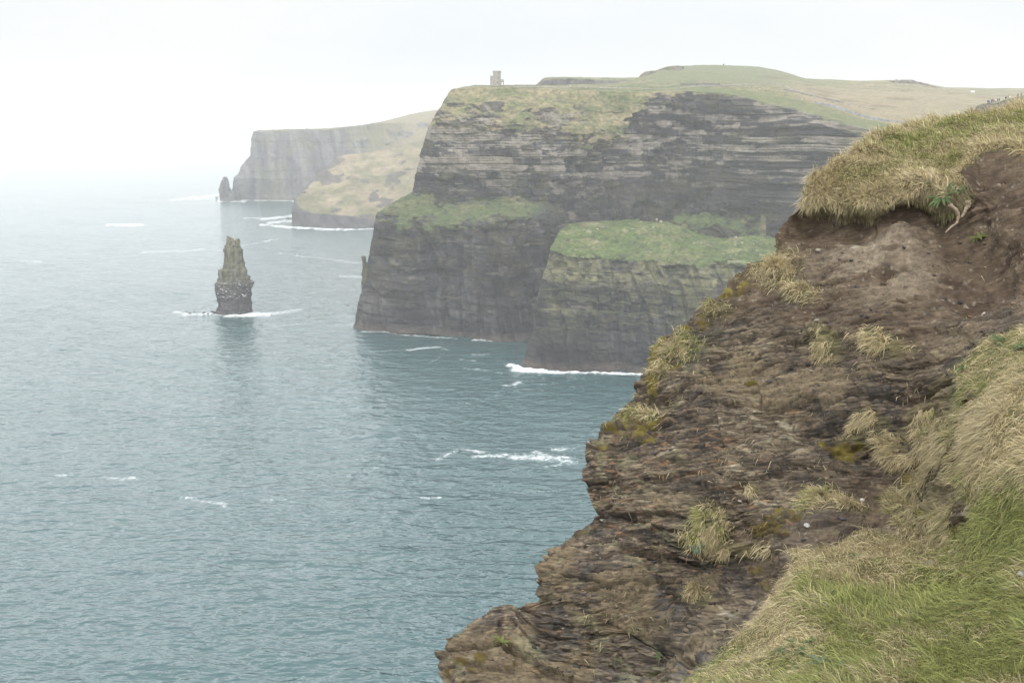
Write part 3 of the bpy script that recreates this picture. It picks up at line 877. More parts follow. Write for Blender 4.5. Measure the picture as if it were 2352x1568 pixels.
# ---- rocky edge on the hill's skyline and the knoll at the right
def mound(name, pts, Y, depth, foot, seed, grassy, label):
    """pts: skyline points; a rounded ridge of real depth behind them"""
    A = []
    for (u, v) in pts:
        A.append([(u, v + foot, Y - depth * .35), (u, v + foot * .45, Y - depth * .25), (u, v + 1.2, Y - depth * .06), (u, v, Y), (u, v + 1.0, Y + depth * .3), (u, v + foot, Y + depth)])
    P, RI, CI = loft(A, [10, 10, 6, 6, 6], [16] * (len(pts) - 1))
    x, y, z = P[..., 0], P[..., 1], P[..., 2]
    k = Y / 1000.0
    P[..., 1] -= 4 * k * fbm(x / (7 * k), y / (7 * k), z / (5 * k), seed, 4)
    P[..., 2] += 1.3 * k * fbm(x / (5 * k), y / (5 * k), 0, seed + 1, 3)
    rock = mixc(col3(.06, .055, .05), col3(.15, .13, .11), np.clip(.5 + fbm(x / (3 * k), y / (3 * k), z / (2 * k), seed + 2, 4), 0, 1))
    g = sst(-.1, .15, fbm(x / (9 * k), y / (9 * k), z / (5 * k), seed + 3, 4) + grassy + .5 * sst(2.2, 3, RI))
    o = grid_obj(name, P, M_cliff, {'Col': mixc(rock, grass_col(P, seed, .6), g)})
    tag(o, label, 'hill', kind='structure')
    Pq = P
    return BVHTree.FromPolygons([Vector(p) for p in Pq.reshape(-1, 3)], [tuple(int(i) for i in f) for f in grid_faces(Pq.shape[0], Pq.shape[1])])


mound('hill_crag', [(1468, 177), (1476, 169), (1490, 165), (1512, 161), (1530, 156.5), (1548, 153), (1570, 153)], 1290, 60, 12, 600, -.25, 'small dark crag on the left shoulder of the green hill')
mound('hill_scarp', [(2040, 188), (2060, 184.5), (2085, 184), (2105, 188), (2135, 197), (2160, 203)], 1440, 60, 4, 620, -.35, 'thin dark scarp on the right shoulder of the hill')
bvh_knoll = mound('knoll', [(2236, 262), (2246, 244), (2262, 239.5), (2276, 239), (2295, 235.5), (2315, 230), (2340, 224), (2370, 217), (2450, 206), (2560, 200)], 400, 60, 40, 640, -.3, 'rocky knoll behind the top of the near grass bank')


# ================================================================== SEA STACKS
def ring_stack(name, rows, Y, depth_ratio, mat, colour, seed, amp=1.0, nr=170, na=150, power=2.6, tops=None):
    """rows: (v, u_left, u_right), top to bottom -> solid pillar of rounded-square section"""
    rows = np.array(rows, float)
    vv = np.linspace(rows[0, 0], rows[-1, 0], nr)
    ul = np.interp(vv, rows[:, 0], rows[:, 1]); ur = np.interp(vv, rows[:, 0], rows[:, 2])
    pl = unproj(ul, vv, Y); pr = unproj(ur, vv, Y)
    cx = (pl[:, 0] + pr[:, 0]) / 2; hw = (pr[:, 0] - pl[:, 0]) / 2 * .95; zz = pl[:, 2]
    a = np.linspace(0, 2 * math.pi, na, endpoint=False)
    ca, sa = np.cos(a), np.sin(a)
    cc = np.sign(ca) * np.abs(ca) ** (2 / power); ss = np.sign(sa) * np.abs(sa) ** (2 / power)
    x = cx[:, None] + hw[:, None] * cc[None]
    dep = np.maximum(hw, hw.max() * .35) * depth_ratio
    y = Y + dep[:, None] * ss[None]
    z = np.repeat(zz[:, None], na, 1)
    k = amp
    # blocks and joints in the round
    ang = (a[None] + 0 * z)
    bed = np.floor((z + .5 * k * fbm(x / 8, y / 8, z / 9, seed, 2)) / (3.4 * k))
    colm = hsh(ang * 2.6 + 9 * hsh(bed / 3, s=seed), bed / 4, s=seed + 1)
    b2 = hsh(x / (1.9 * k) + 5 * hsh(bed, s=seed + 9), y / (1.9 * k), bed, s=seed + 2)
    rr = 1.3 * k * (colm - .5) + 1.1 * k * (b2 - .5) + 1.4 * k * fbm(x / (4 * k), y / (4 * k), z / (14 * k), seed + 3, 3) + .9 * k * (hsh(bed, s=seed + 4) - .5)
    rr = rr + 1.3 * k * ridge(ang * 2.2, z / (40 * k), 0, seed + 6, 2)
    nx, ny = cc / np.hypot(cc, ss), ss / np.hypot(cc, ss)
    x = x + rr * nx[None]; y = y + rr * ny[None]
    P = np.stack([x, y, z], -1)
    # a closed, uneven top
    top = P[0:1].mean(axis=1, keepdims=True).repeat(na, 1) + np.array([0, 0, .3 * k])
    P = np.concatenate([top, top + (P[0:1] - top) * .55 + np.array([0, 0, .4 * k]), P], 0)
    dead = P[-1:].copy(); dead[..., 2] = -5
    P = np.concatenate([P, dead], 0)
    c = colour(P, seed)
    return P, c


def stack_col(P, s):
    x, y, z = P[..., 0], P[..., 1], P[..., 2]
    h = z
    low = mixc(col3(.028, .028, .032), col3(.07, .066, .064), np.clip(.5 + .9 * fbm(x / 5, y / 5, z / 1.6, s + 1, 4), 0, 1))
    up = mixc(col3(.062, .066, .042), col3(.14, .14, .082), np.clip(.45 + .9 * fbm(x / 2.2, y / 2.2, z / 10, s + 2, 4), 0, 1))
    up = mixc(up, col3(.05, .05, .045), sst(.15, .5, fbm(x / 1.6, y / 1.6, z / 18, s + 3, 3)) * .8)
    t = sst(20, 38, h + 8 * fbm(x / 4, y / 4, z / 6, s + 4, 3))
    c = mixc(low, up, t)
    c = mixc(c, col3(.24, .20, .09), sst(54, 62, h) * sst(-.2, .4, fbm(x / 1.5, y / 1.5, z / 3, s + 5, 3)) * .5)
    wh = sst(.42, .55, fbm(x / 1.6, y / 1.6, z / .7, s + 6, 3)) * sst(13, 16, h) * sst(32, 27, h)
    return mixc(c, col3(.62, .6, .58), wh * .8)


YS = float(seaY(717))
stack_rows = [(563, 519.5, 551), (568.6, 519, 552.5), (571.6, 516, 555), (574.7, 515.7, 556.5), (600.9, 516.5, 557.8), (609, 514, 560), (617, 511.5, 564), (618.3, 503.5, 565.5),
              (634, 504, 568), (635, 504.5, 573.8), (645, 500, 574.5), (648, 499.2, 580), (669, 500, 575.5), (678.4, 505, 575), (691.5, 502.8, 574), (703.6, 503.4, 577), (708, 500, 577.5), (717, 492, 580), (724, 490, 582)]
P1, c1 = ring_stack('s', stack_rows, YS, .8, M_cliff, stack_col, 700)
P2, c2 = ring_stack('s', [(546, 523, 531), (549, 520.5, 534), (556, 519.7, 540.5), (566, 519.5, 541)], YS, 1.0, M_cliff, stack_col, 710, .45, 24, 70)
P3, c3 = ring_stack('s', [(548.5, 543.5, 547), (552, 542.5, 549), (560, 542, 550), (568, 541, 551.5)], YS + 2, 1.3, M_cliff, stack_col, 720, .4, 24, 60)
P4, c4 = ring_stack('s', [(541.5, 521.8, 525.5), (549, 521, 527)], YS, 1.0, M_cliff, stack_col, 730, .2, 12, 30)
vs, fs_, cs_, off = [], [], [], 0
for Pk, ck in ((P1, c1), (P2, c2), (P3, c3), (P4, c4)):
    vs.append(Pk.reshape(-1, 3)); cs_.append(ck.reshape(-1, 3))
    fs_.append(grid_faces(Pk.shape[0], Pk.shape[1], wrap=True) + off); off += Pk.shape[0] * Pk.shape[1]
me = raw_mesh('sea_stack', np.concatenate(vs), fs_, {'Col': np.clip(np.concatenate(cs_), .01, .9)})
tag(link('sea_stack', me, M_cliff), 'tall pillar of layered rock with jagged lichened top standing alone in foam', 'sea stack')


def far_stack_col(P, s):
    x, y, z = P[..., 0], P[..., 1], P[..., 2]
    return mixc(col3(.035, .035, .04), col3(.10, .095, .09), np.clip(.5 + .9 * fbm(x / 8, y / 8, z / 12, s + 1, 4), 0, 1))


YF = float(seaY(461))
Pk, ck = ring_stack('f', [(407, 516, 518.5), (412, 513, 522), (420, 508, 525), (431, 505.5, 528), (438, 505, 531), (439, 505, 548), (460, 505, 552), (463, 504, 553)], YF, .7, M_far, far_stack_col, 740, 1.6, 70, 80)
me = raw_mesh('sea_stack', Pk.reshape(-1, 3), [grid_faces(*Pk.shape[:2], wrap=True)], {'Col': ck.reshape(-1, 3)})
tag(link('sea_stack', me, M_far), 'small hazy pointed stack just off the farthest headland', 'sea stack')

# pinnacle clinging to the left edge of the headland, and the pillar behind the spur
YP = float(seaY(752)) + 12
Pk, ck = ring_stack('p', [(588, 833, 837), (591, 832, 839), (597, 834, 838.5), (604, 834, 841), (620, 834, 848), (650, 832, 856)], YP, 1.2, M_cliff, stack_col, 750, .5, 50, 50)
ck = mixc(ck * .7, col3(.07, .07, .035), .5 * np.ones(ck.shape[:2]))
Pk[-1, :, 2] = Pk[-2, :, 2] - 8
me = raw_mesh('rock_pinnacle', Pk.reshape(-1, 3), [grid_faces(*Pk.shape[:2], wrap=True)], {'Col': ck.reshape(-1, 3)})
tag(link('rock_pinnacle', me, M_cliff), 'small knobbly pinnacle sticking up on the seaward edge of the main cliff', 'rock')
Pk, ck = ring_stack('p', [(497, 1750, 1754), (503, 1748.5, 1756), (520, 1748.5, 1756.5), (535, 1747.5, 1757.5), (552, 1746, 1760)], 760, 1.0, M_cliff, stack_col, 760, .5, 50, 50)
ck = mixc(ck, col3(.13, .125, .08) * (.6 + .8 * hsh(Pk[..., 2] / 2.2, s=3))[..., None], .7 * np.ones(ck.shape[:2]))
Pk[-1, :, 2] = Pk[-2, :, 2] - 15
me = raw_mesh('rock_pinnacle', Pk.reshape(-1, 3), [grid_faces(*Pk.shape[:2], wrap=True)], {'Col': ck.reshape(-1, 3)})
tag(link('rock_pinnacle', me, M_cliff), 'slim pale pillar of blocks rising behind the green spur', 'rock')


# boulders: lumpy blocks
def boulder_mesh(name, r, seed, c, flat=.7, sub=3):
    import bmesh
    bm = bmesh.new()
    bmesh.ops.create_icosphere(bm, subdivisions=sub, radius=1)
    V = np.array([v.co[:] for v in bm.verts]); Fc = np.array([[v.index for v in f.verts] for f in bm.faces])
    bm.free()
    rr = np.random.default_rng(seed)
    for _ in range(9):
        n = rr.normal(size=3); n /= np.linalg.norm(n); k = .55 + .3 * rr.random()
        dd = V @ n - k
        V = V - np.where(dd > 0, dd, 0)[:, None] * n
    V = V * (1 + .08 * fbm(V[:, 0] * 2, V[:, 1] * 2, V[:, 2] * 2, seed, 3))[:, None]
    V = V * np.array([1, .8, flat]) * r
    cc = np.array(c)[None] * (1 + .3 * fbm(V[:, 0] / r * 2, V[:, 1] / r * 2, V[:, 2] / r * 3, seed + 2, 3))[:, None]
    return raw_mesh(name, V, [Fc], {'Col': np.clip(cc, .01, .9)}, shade=False)


for (u, v, w, lab, sd_) in [(1508, 503, 6, 'pointed pale rock on the highest point of the green spur', 1), (1518, 507, 9, 'low pale rocks on the crest of the green spur, beside the pointed one', 2),
                            (1371, 553, 6, 'pale rock standing at the left brow of the green spur', 3), (1500, 521, 7, 'squat pale rock on the grass just below the crest of the spur', 4),
                            (1690, 545, 10, 'pale rocks on the right end of the green spur, near the pillar', 5), (1372, 524, 5, 'little pale rock on the left crest of the green spur', 6),
                            (1453, 525, 7, 'flat tan rock on the spur grass left of the pointed one', 7), (1704, 556, 9, 'lowest pale boulders on the right end of the green spur', 8)]:
    h = onland(u, v + 2, bvh_spur)
    if h is None: h = Vector(unproj(u, v + 2, 745))
    mpx = h.y / F
    o = link('boulder', boulder_mesh('boulder', w * .6 * mpx, 50 + sd_, (.33, .30, .23), .9 if sd_ in (1, 3, 4) else .55), M_cliff)
    o.location = h + Vector((0, 0, .2))
    o.rotation_euler = (0, 0, sd_)
    tag(o, lab, 'boulder', 'pale rocks on the green spur')

# wave-washed rocks left of the stack
for i, (u, v, w) in enumerate([(428, 716, 5), (436, 719, 7), (446, 717, 5), (468, 719, 7), (478, 721, 6), (488, 717, 9), (452, 721, 4)]):
    Yr = float(seaY(v)); p = unproj(u, v, Yr)
    o = link('sea_rock', boulder_mesh('sea_rock', w * .6 * Yr / F, 80 + i, (.06, .055, .05), .45), M_cliff)
    o.location = (p[0], p[1], .4)
    o.rotation_euler = (0, 0, i * 1.3)
    tag(o, ['dark wet rock at the far left of the foam beside the pillar', 'wide dark rock in the foam, second from the left', 'small dark rock in the foam, third from the left',
            'dark rock in the middle of the foam patch', 'low dark rock in the foam close to the front', 'largest low rock next to the foot of the pillar', 'smallest dark rock at the front of the foam'][i], 'rock', 'rocks awash beside the sea stack')
for i, (u, v, w, lab) in enumerate([(533 - 20, 440 + 12, 0, ''), (662, 500, 7, 'small dark rock in the surf off the tan headland'), (497, 453, 6, 'tiny rock in the surf left of the far stack')]):
    if not w: continue
    Yr = float(seaY(v + 2)); p = unproj(u, v + 2, Yr)
    o = link('sea_rock', boulder_mesh('sea_rock', w * .6 * Yr / F, 95 + i, (.06, .055, .05), .7), M_cliff)
    o.location = (p[0], p[1], .6); tag(o, lab, 'rock', 'rocks off the far headlands')

# ================================================================== TOWER
M_stone = flat_mat('tower_stone', (.27, .25, .22), .9, 1.4, .28, .5)
M_dark = flat_mat('window_dark', (.05, .05, .055), .9, 2, .1)
import bmesh


def bm_obj(name, bm, mat, parent=None):
    me = bpy.data.meshes.new(name)
    bmesh.ops.recalc_face_normals(bm, faces=bm.faces)
    bm.to_mesh(me); bm.free()
    return link(name, me, mat, parent)


def add_box(bm, c, s, rz=0.0):
    from mathutils import Matrix
    m = Matrix.Translation(c) @ Matrix.Rotation(rz, 4, 'Z') @ Matrix.Diagonal((s[0], s[1], s[2], 1))
    return bmesh.ops.create_cube(bm, size=1, matrix=m)


def add_cyl(bm, c, r1, r2, h, seg=28):
    from mathutils import Matrix
    return bmesh.ops.create_cone(bm, cap_ends=True, segments=seg, radius1=r1, radius2=r2, depth=h, matrix=Matrix.Translation((c[0], c[1], c[2] + h / 2)))


TY = 968.0
tb = unproj(1139.5, 198.2, TY)
K = TY / F                  # metres per picture unit there
tower = bpy.data.objects.new('stone_tower', None); C.objects.link(tower)
tower.location = tb
tag(tower, 'round stone lookout tower with battlements standing on the cliff plateau', 'tower')
# main drum: u 1131..1148 ; v 166..197
dx = (1146.3 - 1139.5) * K
def dm(u): return (u - 1139.5) * K
def hz(v): return (198.2 - v) * K
bm = bmesh.new()
rd = 8.9 * K
add_cyl(bm, (dm(1141.2), 0, -1), rd * 1.03, rd * .97, hz(170) + 1)
add_cyl(bm, (dm(1141.2), 0, hz(170)), rd * 1.05, rd * 1.05, .6)
bm_obj('drum', bm, M_stone, tower)
bm = bmesh.new()
for k in range(12):
    a = k / 12 * 2 * math.pi + .15
    add_box(bm, (dm(1141.2) + math.cos(a) * rd * .95, math.sin(a) * rd * .95, hz(170) + .6 + .65), (.75, 1.9, 1.3), a)
bm_obj('battlement', bm, M_stone, tower)
bm = bmesh.new()
rs = 5.2 * K
add_box(bm, (dm(1131.3), -1.2, hz(177.5) / 2 - .5), (rs * 1.9, rs * 1.9, hz(177.5) + 1))
add_box(bm, (dm(1131.3), -1.2, hz(177.5) + .2), (rs * 2.02, rs * 2.02, .5))
bm_obj('stair_turret', bm, M_stone, tower)
# small wing at the right with an arch and crenels
bm = bmesh.new()
x0, x1 = dm(1149.4), dm(1157.0); hw_ = hz(185.5)
add_box(bm, ((x0 + x1) / 2, 0, hw_ * .82), (x1 - x0, 2.6, hw_ * .36))
add_box(bm, (x0 + .45, 0, hw_ * .32), (.9, 2.6, hw_ * .66))
add_box(bm, (x1 - .45, 0, hw_ * .32), (.9, 2.6, hw_ * .66))
for k in range(4):
    add_box(bm, (x0 + .35 + k * (x1 - x0 - .7) / 3, 0, hw_ + .45), (.55, 2.6, .9))
bm_obj('gate_wing', bm, M_stone, tower)
for (u, v, w, h) in [(1143.6, 181.5, .55, 1.9), (1143.4, 190.5, .6, 1.5), (1133.4, 190.8, .35, .9)]:
    bm = bmesh.new()
    yy = -math.sqrt(max(rd * rd - (dm(u) - dm(1141.2)) ** 2, .1)) if u > 1137 else -1.2 - rs * .95
    add_box(bm, (dm(u), yy - .02, hz(v)), (w, .3, h))
    bm_obj('window', bm, M_dark, tower)

# ================================================================== HOUSE, CAIRN, WALLS, PATH
M_white = flat_mat('white_render', (.78, .78, .76), .8, 3, .05)
M_slate = flat_mat('slate', (.16, .16, .17), .7, 3, .15)
hp = onland(2234, 212)
if hp:
    house = bpy.data.objects.new('cottage', None); C.objects.link(house); house.location = hp
    tag(house, 'tiny white cottage far off on the tan moor at the right', 'house')
    s = hp.y / F * 1.0
    bm = bmesh.new(); add_box(bm, (0, 0, 1.5 * s), (7 * s, 5 * s, 4 * s)); bm_obj('wall', bm, M_white, house)
    bm = bmesh.new()
    v1 = [bm.verts.new(p) for p in [(-3.8 * s, -2.8 * s, 3.45 * s), (3.8 * s, -2.8 * s, 3.45 * s), (3.8 * s, 2.8 * s, 3.45 * s), (-3.8 * s, 2.8 * s, 3.45 * s), (-3.8 * s, 0, 5.6 * s), (3.8 * s, 0, 5.6 * s)]]
    for f in [(0, 1, 5, 4), (2, 3, 4, 5), (0, 4, 3), (1, 2, 5), (0, 3, 2, 1)]: bm.faces.new([v1[i] for i in f])
    bm_obj('roof', bm, M_slate, house)
cp_ = unproj(1662.5, 150.5, 1400)
o = link('cairn', boulder_mesh('cairn', 1.0, 222, (.12, .11, .10), 1.0), M_cliff)
o.scale = (1.3, 1.3, 2.2); o.location = (cp_[0], cp_[1], cp_[2] + .3)
tag(o, 'tiny dark cairn on the highest point of the green hill', 'cairn')


def strip_on_land(pts, width, height, lift, name, mat, colr, step=3.0, seed=0, bvh=None):
    W = []
    for (a, b_) in zip(pts[:-1], pts[1:]):
        n = max(2, int(math.hypot(b_[0] - a[0], b_[1] - a[1]) / step))
        for k in range(n):
            t_ = k / n
            h = onland(a[0] + (b_[0] - a[0]) * t_, a[1] + (b_[1] - a[1]) * t_, bvh)
            if h: W.append(np.array(h[:]))
    if len(W) < 3: return None
    W = np.array(W)
    keep = [0]
    for i in range(1, len(W)):
        if np.linalg.norm(W[i] - W[keep[-1]]) < 90: keep.append(i)
    W = W[keep]
    for _ in range(3): W[1:-1] = (W[:-2] + 2 * W[1:-1] + W[2:]) / 4
    T = np.gradient(W, axis=0); T[:, 2] = 0; T /= np.linalg.norm(T, axis=1, keepdims=True) + 1e-9
    S = np.stack([-T[:, 1], T[:, 0], 0 * T[:, 0]], -1)
    hh = height * (1 + .35 * vn(np.arange(len(W)) * .7, 0, 0, seed))[:, None] * np.array([0, 0, 1.0])
    up = np.array([0, 0, lift])
    ring = [W - S * width / 2 - np.array([0, 0, 1.5]), W - S * width / 2 + hh + up, W + S * width / 2 + hh + up, W + S * width / 2 - np.array([0, 0, 1.5])]
    P = np.stack(ring, 0)
    c = np.array(colr)[None, None] * (1 + .3 * fbm(P[..., 0] / 3, P[..., 1] / 3, 0, seed + 5, 3))[..., None]
    return grid_obj(name, P, mat, {'Col': np.clip(c, .01, .9)})


o = strip_on_land([(1160, 199.5), (1240, 200.5), (1330, 201), (1420, 202.5), (1500, 204.5), (1560, 202.5), (1600, 198)], 1.5, .25, .3, 'path', M_cliff, (.25, .23, .20), seed=3)
if o: tag(o, 'pale path along the rim of the plateau', 'path', kind='structure')
o = strip_on_land([(1600, 198), (1660, 197), (1740, 193), (1780, 192.5), (1800, 198), (1822, 208), (1850, 215), (1900, 228), (1960, 240), (2010, 252)], 1.8, .3, .35, 'path', M_cliff, (.23, .215, .18), seed=4)
if o: tag(o, 'pale path climbing over the shoulder behind the rim', 'path', kind='structure')
o = strip_on_land([(1562, 196.5), (1600, 195), (1655, 196)], .9, 1.6, 0, 'stone_wall', M_cliff, (.13, .125, .12), seed=5)
if o: tag(o, 'low grey stone wall on the skyline bend of the rim path', 'wall')
o = strip_on_land([(1872, 237), (1920, 248), (1960, 262), (2000, 274), (2040, 280), (2090, 284)], .8, 1.7, 0, 'stone_wall', M_cliff, (.19, .195, .21), seed=6)
if o: tag(o, 'pale flagstone wall running down the green rim at the right', 'wall')
o = strip_on_land([(1800, 207), (1830, 214), (1880, 226), (1940, 238)], .8, 1.3, 0, 'stone_wall', M_cliff, (.16, .15, .14), seed=7)
if o: tag(o, 'dark stone wall edging the upper path on the tan slope', 'wall')

# ================================================================== PEOPLE
def person_mesh(stride, arm):
    me = bpy.data.meshes.new('person')
    # joints: pelvis, chest, neck, head, arms, legs (metres)
    J = [(0, 0, .95), (0, 0, 1.18), (0, 0, 1.42), (0, 0, 1.52), (0, 0, 1.66), (0, 0, 1.74),
         (-.19, 0, 1.40), (-.25, .03 * arm, 1.12), (-.24, -.12 * arm, .88), (.19, 0, 1.40), (.25, -.03 * arm, 1.12), (.24, -.14 * arm, .9),
         (-.10, 0, .90), (-.12, -stride * .5, .48), (-.12, -stride * .4, .06), (-.12, -stride * .4 - .14, .03),
         (.10, 0, .90), (.12, stride * .5, .48), (.12, stride * .7, .06), (.12, stride * .7 - .14, .03)]
    E = [(0, 1), (1, 2), (2, 3), (3, 4), (4, 5), (2, 6), (6, 7), (7, 8), (2, 9), (9, 10), (10, 11), (0, 12), (12, 13), (13, 14), (14, 15), (0, 16), (16, 17), (17, 18), (18, 19)]
    rad = [.15, .17, .15, .06, .10, .07, .08, .06, .045, .08, .06, .045, .11, .075, .05, .045, .11, .075, .05, .045]
    me.from_pydata(J, E, [])
    o = bpy.data.objects.new('person', me); C.objects.link(o)
    md = o.modifiers.new('skin', 'SKIN')
    for i, r in enumerate(rad):
        me.skin_vertices[0].data[i].radius = (r, r)
    me.skin_vertices[0].data[0].use_root = True
    ss = o.modifiers.new('sub', 'SUBSURF'); ss.levels = 1; ss.render_levels = 1
    dg = bpy.context.evaluated_depsgraph_get()
    m2 = bpy.data.meshes.new_from_object(o.evaluated_get(dg))
    bpy.data.objects.remove(o)
    V = np.array([v.co[:] for v in m2.vertices])
    return m2, V


def dress(m2, V, coat, legs):
    m = m2.copy()
    c = np.where((V[:, 2] > 1.5)[:, None], np.array([[.30, .19, .14]]), np.where((V[:, 2] > .86)[:, None], np.array([coat]), np.array([legs])))
    c = np.where(((V[:, 2] > 1.66) | ((V[:, 2] > 1.56) & (V[:, 1] > .03)))[:, None], np.array([[.05, .035, .025]]), c)
    at = m.attributes.new('Col', 'FLOAT_COLOR', 'POINT')
    c4 = np.ones((len(c), 4), np.float32); c4[:, :3] = c
    at.data.foreach_set('color', c4.ravel())
    m.materials.clear(); m.materials.append(M_cloth)
    return m


M_cloth = leaf_mat('cloth')
pmA = person_mesh(.10, 1); pmB = person_mesh(.35, .4)
coats = {'dark blue': (.03, .045, .10), 'black': (.02, .02, .022), 'red': (.35, .04, .04), 'white': (.75, .75, .75), 'grey': (.22, .22, .24), 'light blue': (.12, .28, .48), 'orange': (.5, .2, .05)}
pmesh = {}
for k_, cc in coats.items():
    pmesh[k_] = [dress(*pmA, cc, (.03, .035, .055)), dress(*pmB, cc, (.06, .055, .05))]


def put_person(u, v, colour, label, group, bvh=None, rot=0, k=0, scale=1.0, Y=None):
    h = onland(u, v, bvh) if Y is None else None
    if h is None:
        h = Vector(unproj(u, v, Y or 970))
    o = bpy.data.objects.new('person', pmesh[colour][k % 2]); C.objects.link(o)
    o.location = h - Vector((0, 0, .04)); o.rotation_euler = (0, 0, rot); o.scale = (scale,) * 3
    tag(o, label, 'person', group)


near_people = [(2269, 239.0, 'dark blue', 'walker in dark blue at the left end of the group on the knoll'),
               (2273, 240.0, 'light blue', 'short walker in light blue, second from the left on the knoll'),
               (2278, 238.0, 'black', 'walker in black, third from the left on the knoll'),
               (2282.5, 237.5, 'red', 'walker in a red jacket near the middle of the knoll group'),
               (2287, 236.5, 'white', 'walker in white standing right of the red jacket'),
               (2291, 236.0, 'grey', 'walker in grey between the white and the dark jackets on the knoll'),
               (2295, 234.8, 'dark blue', 'tallest looking walker in dark blue right of the main knoll group'),
               (2310, 231.5, 'black', 'walker in black standing higher up the knoll, left of a pair'),
               (2315, 230.0, 'dark blue', 'walker in dark blue of the pair higher up the knoll'),
               (2319, 229.0, 'white', 'walker in white beside the pair higher up the knoll'),
               (2338, 224.5, 'black', 'walker in black near the right edge of the picture on the knoll'),
               (2345, 223.0, 'grey', 'rightmost walker in grey on the knoll')]
for i, (u, v, cl, lab) in enumerate(near_people):
    h = None
    for dv in range(0, 14):
        h = onland(u, v + dv * .5, bvh_knoll)
        if h: break
    o = bpy.data.objects.new('person', pmesh[cl][i % 2]); C.objects.link(o)
    o.location = (h or Vector(unproj(u, v, 400))) - Vector((0, 0, .05))
    o.rotation_euler = (0, 0, i * 1.7); s_ = 1.0 + .05 * ((i * 7) % 3 - 1); o.scale = (s_,) * 3
    tag(o, lab, 'person', 'walkers standing on the knoll')

far_people = [(1092, 198.5), (1108, 198.2), (1116, 198.2), (1150, 198.8), (1156, 199), (1160, 199), (1182, 199.6), (1187, 199.6), (1204, 198.6), (1207, 198.8), (1211, 198.6), (1214, 199), (1232, 199.8), (1241, 200.5),
              (1300, 200), (1310, 200.4), (1322, 200.2), (1352, 201), (1420, 203), (1500, 205), (1512, 204.8)]
for i, (u, v) in enumerate(far_people):
    cl = list(coats)[(i * 3) % 7]
    put_person(u, v, cl, 'tiny walker in %s on the plateau by the tower' % cl, 'walkers on the plateau, %s' % cl, None, i * 2.1, i)
right_people = [(1718, 203), (1726, 204), (1735, 205), (1745, 208), (1750, 208.5), (1758, 210), (1778, 213), (1802, 221), (1806, 222), (1835, 239 - 8), (1842, 231), (1848, 233), (1884, 227), (1890, 228), (1900, 233), (1912, 236), (1918, 237), (1932, 240), (1950, 243), (1972, 247), (1660, 199), (1672, 200), (1965, 262), (1990, 270), (2003, 274), (2030, 262)]
for i, (u, v) in enumerate(right_people):
    cl = list(coats)[(i * 5 + 2) % 7]
    put_person(u, v, cl, 'tiny walker in %s on the paths across the tan slope' % cl, 'walkers on the slope paths, %s' % cl, None, i * 1.3, i)

# ================================================================== NEAR BANK
SIL = np.array([(960, 1850), (990, 1700), (1018, 1600), (1020, 1568), (1014, 1540), (1030, 1505), (1060, 1472), (1100, 1442), (1150, 1412), (1190, 1392), (1236, 1385), (1241, 1340), (1247, 1292), (1270, 1266), (1300, 1242),
                (1340, 1212), (1379, 1191), (1364, 1165), (1346, 1120), (1338, 1080), (1344, 1040), (1360, 1002), (1386, 965), (1412, 935), (1420, 911), (1450, 880), (1466, 850), (1489, 820), (1496, 800), (1530, 771), (1560, 747),
                (1590, 716), (1620, 696), (1650, 667), (1662, 643), (1702, 617), (1737, 585), (1770, 572), (1781, 532), (1802, 507), (1840, 478), (1853, 452), (1858, 425), (1856, 405), (1885, 392), (1925, 364), (1955, 350), (1995, 318), (2045, 306),
                (2085, 292), (2135, 277), (2205, 263), (2262, 259), (2302, 248), (2352, 234), (2450, 210), (2560, 180)], float)
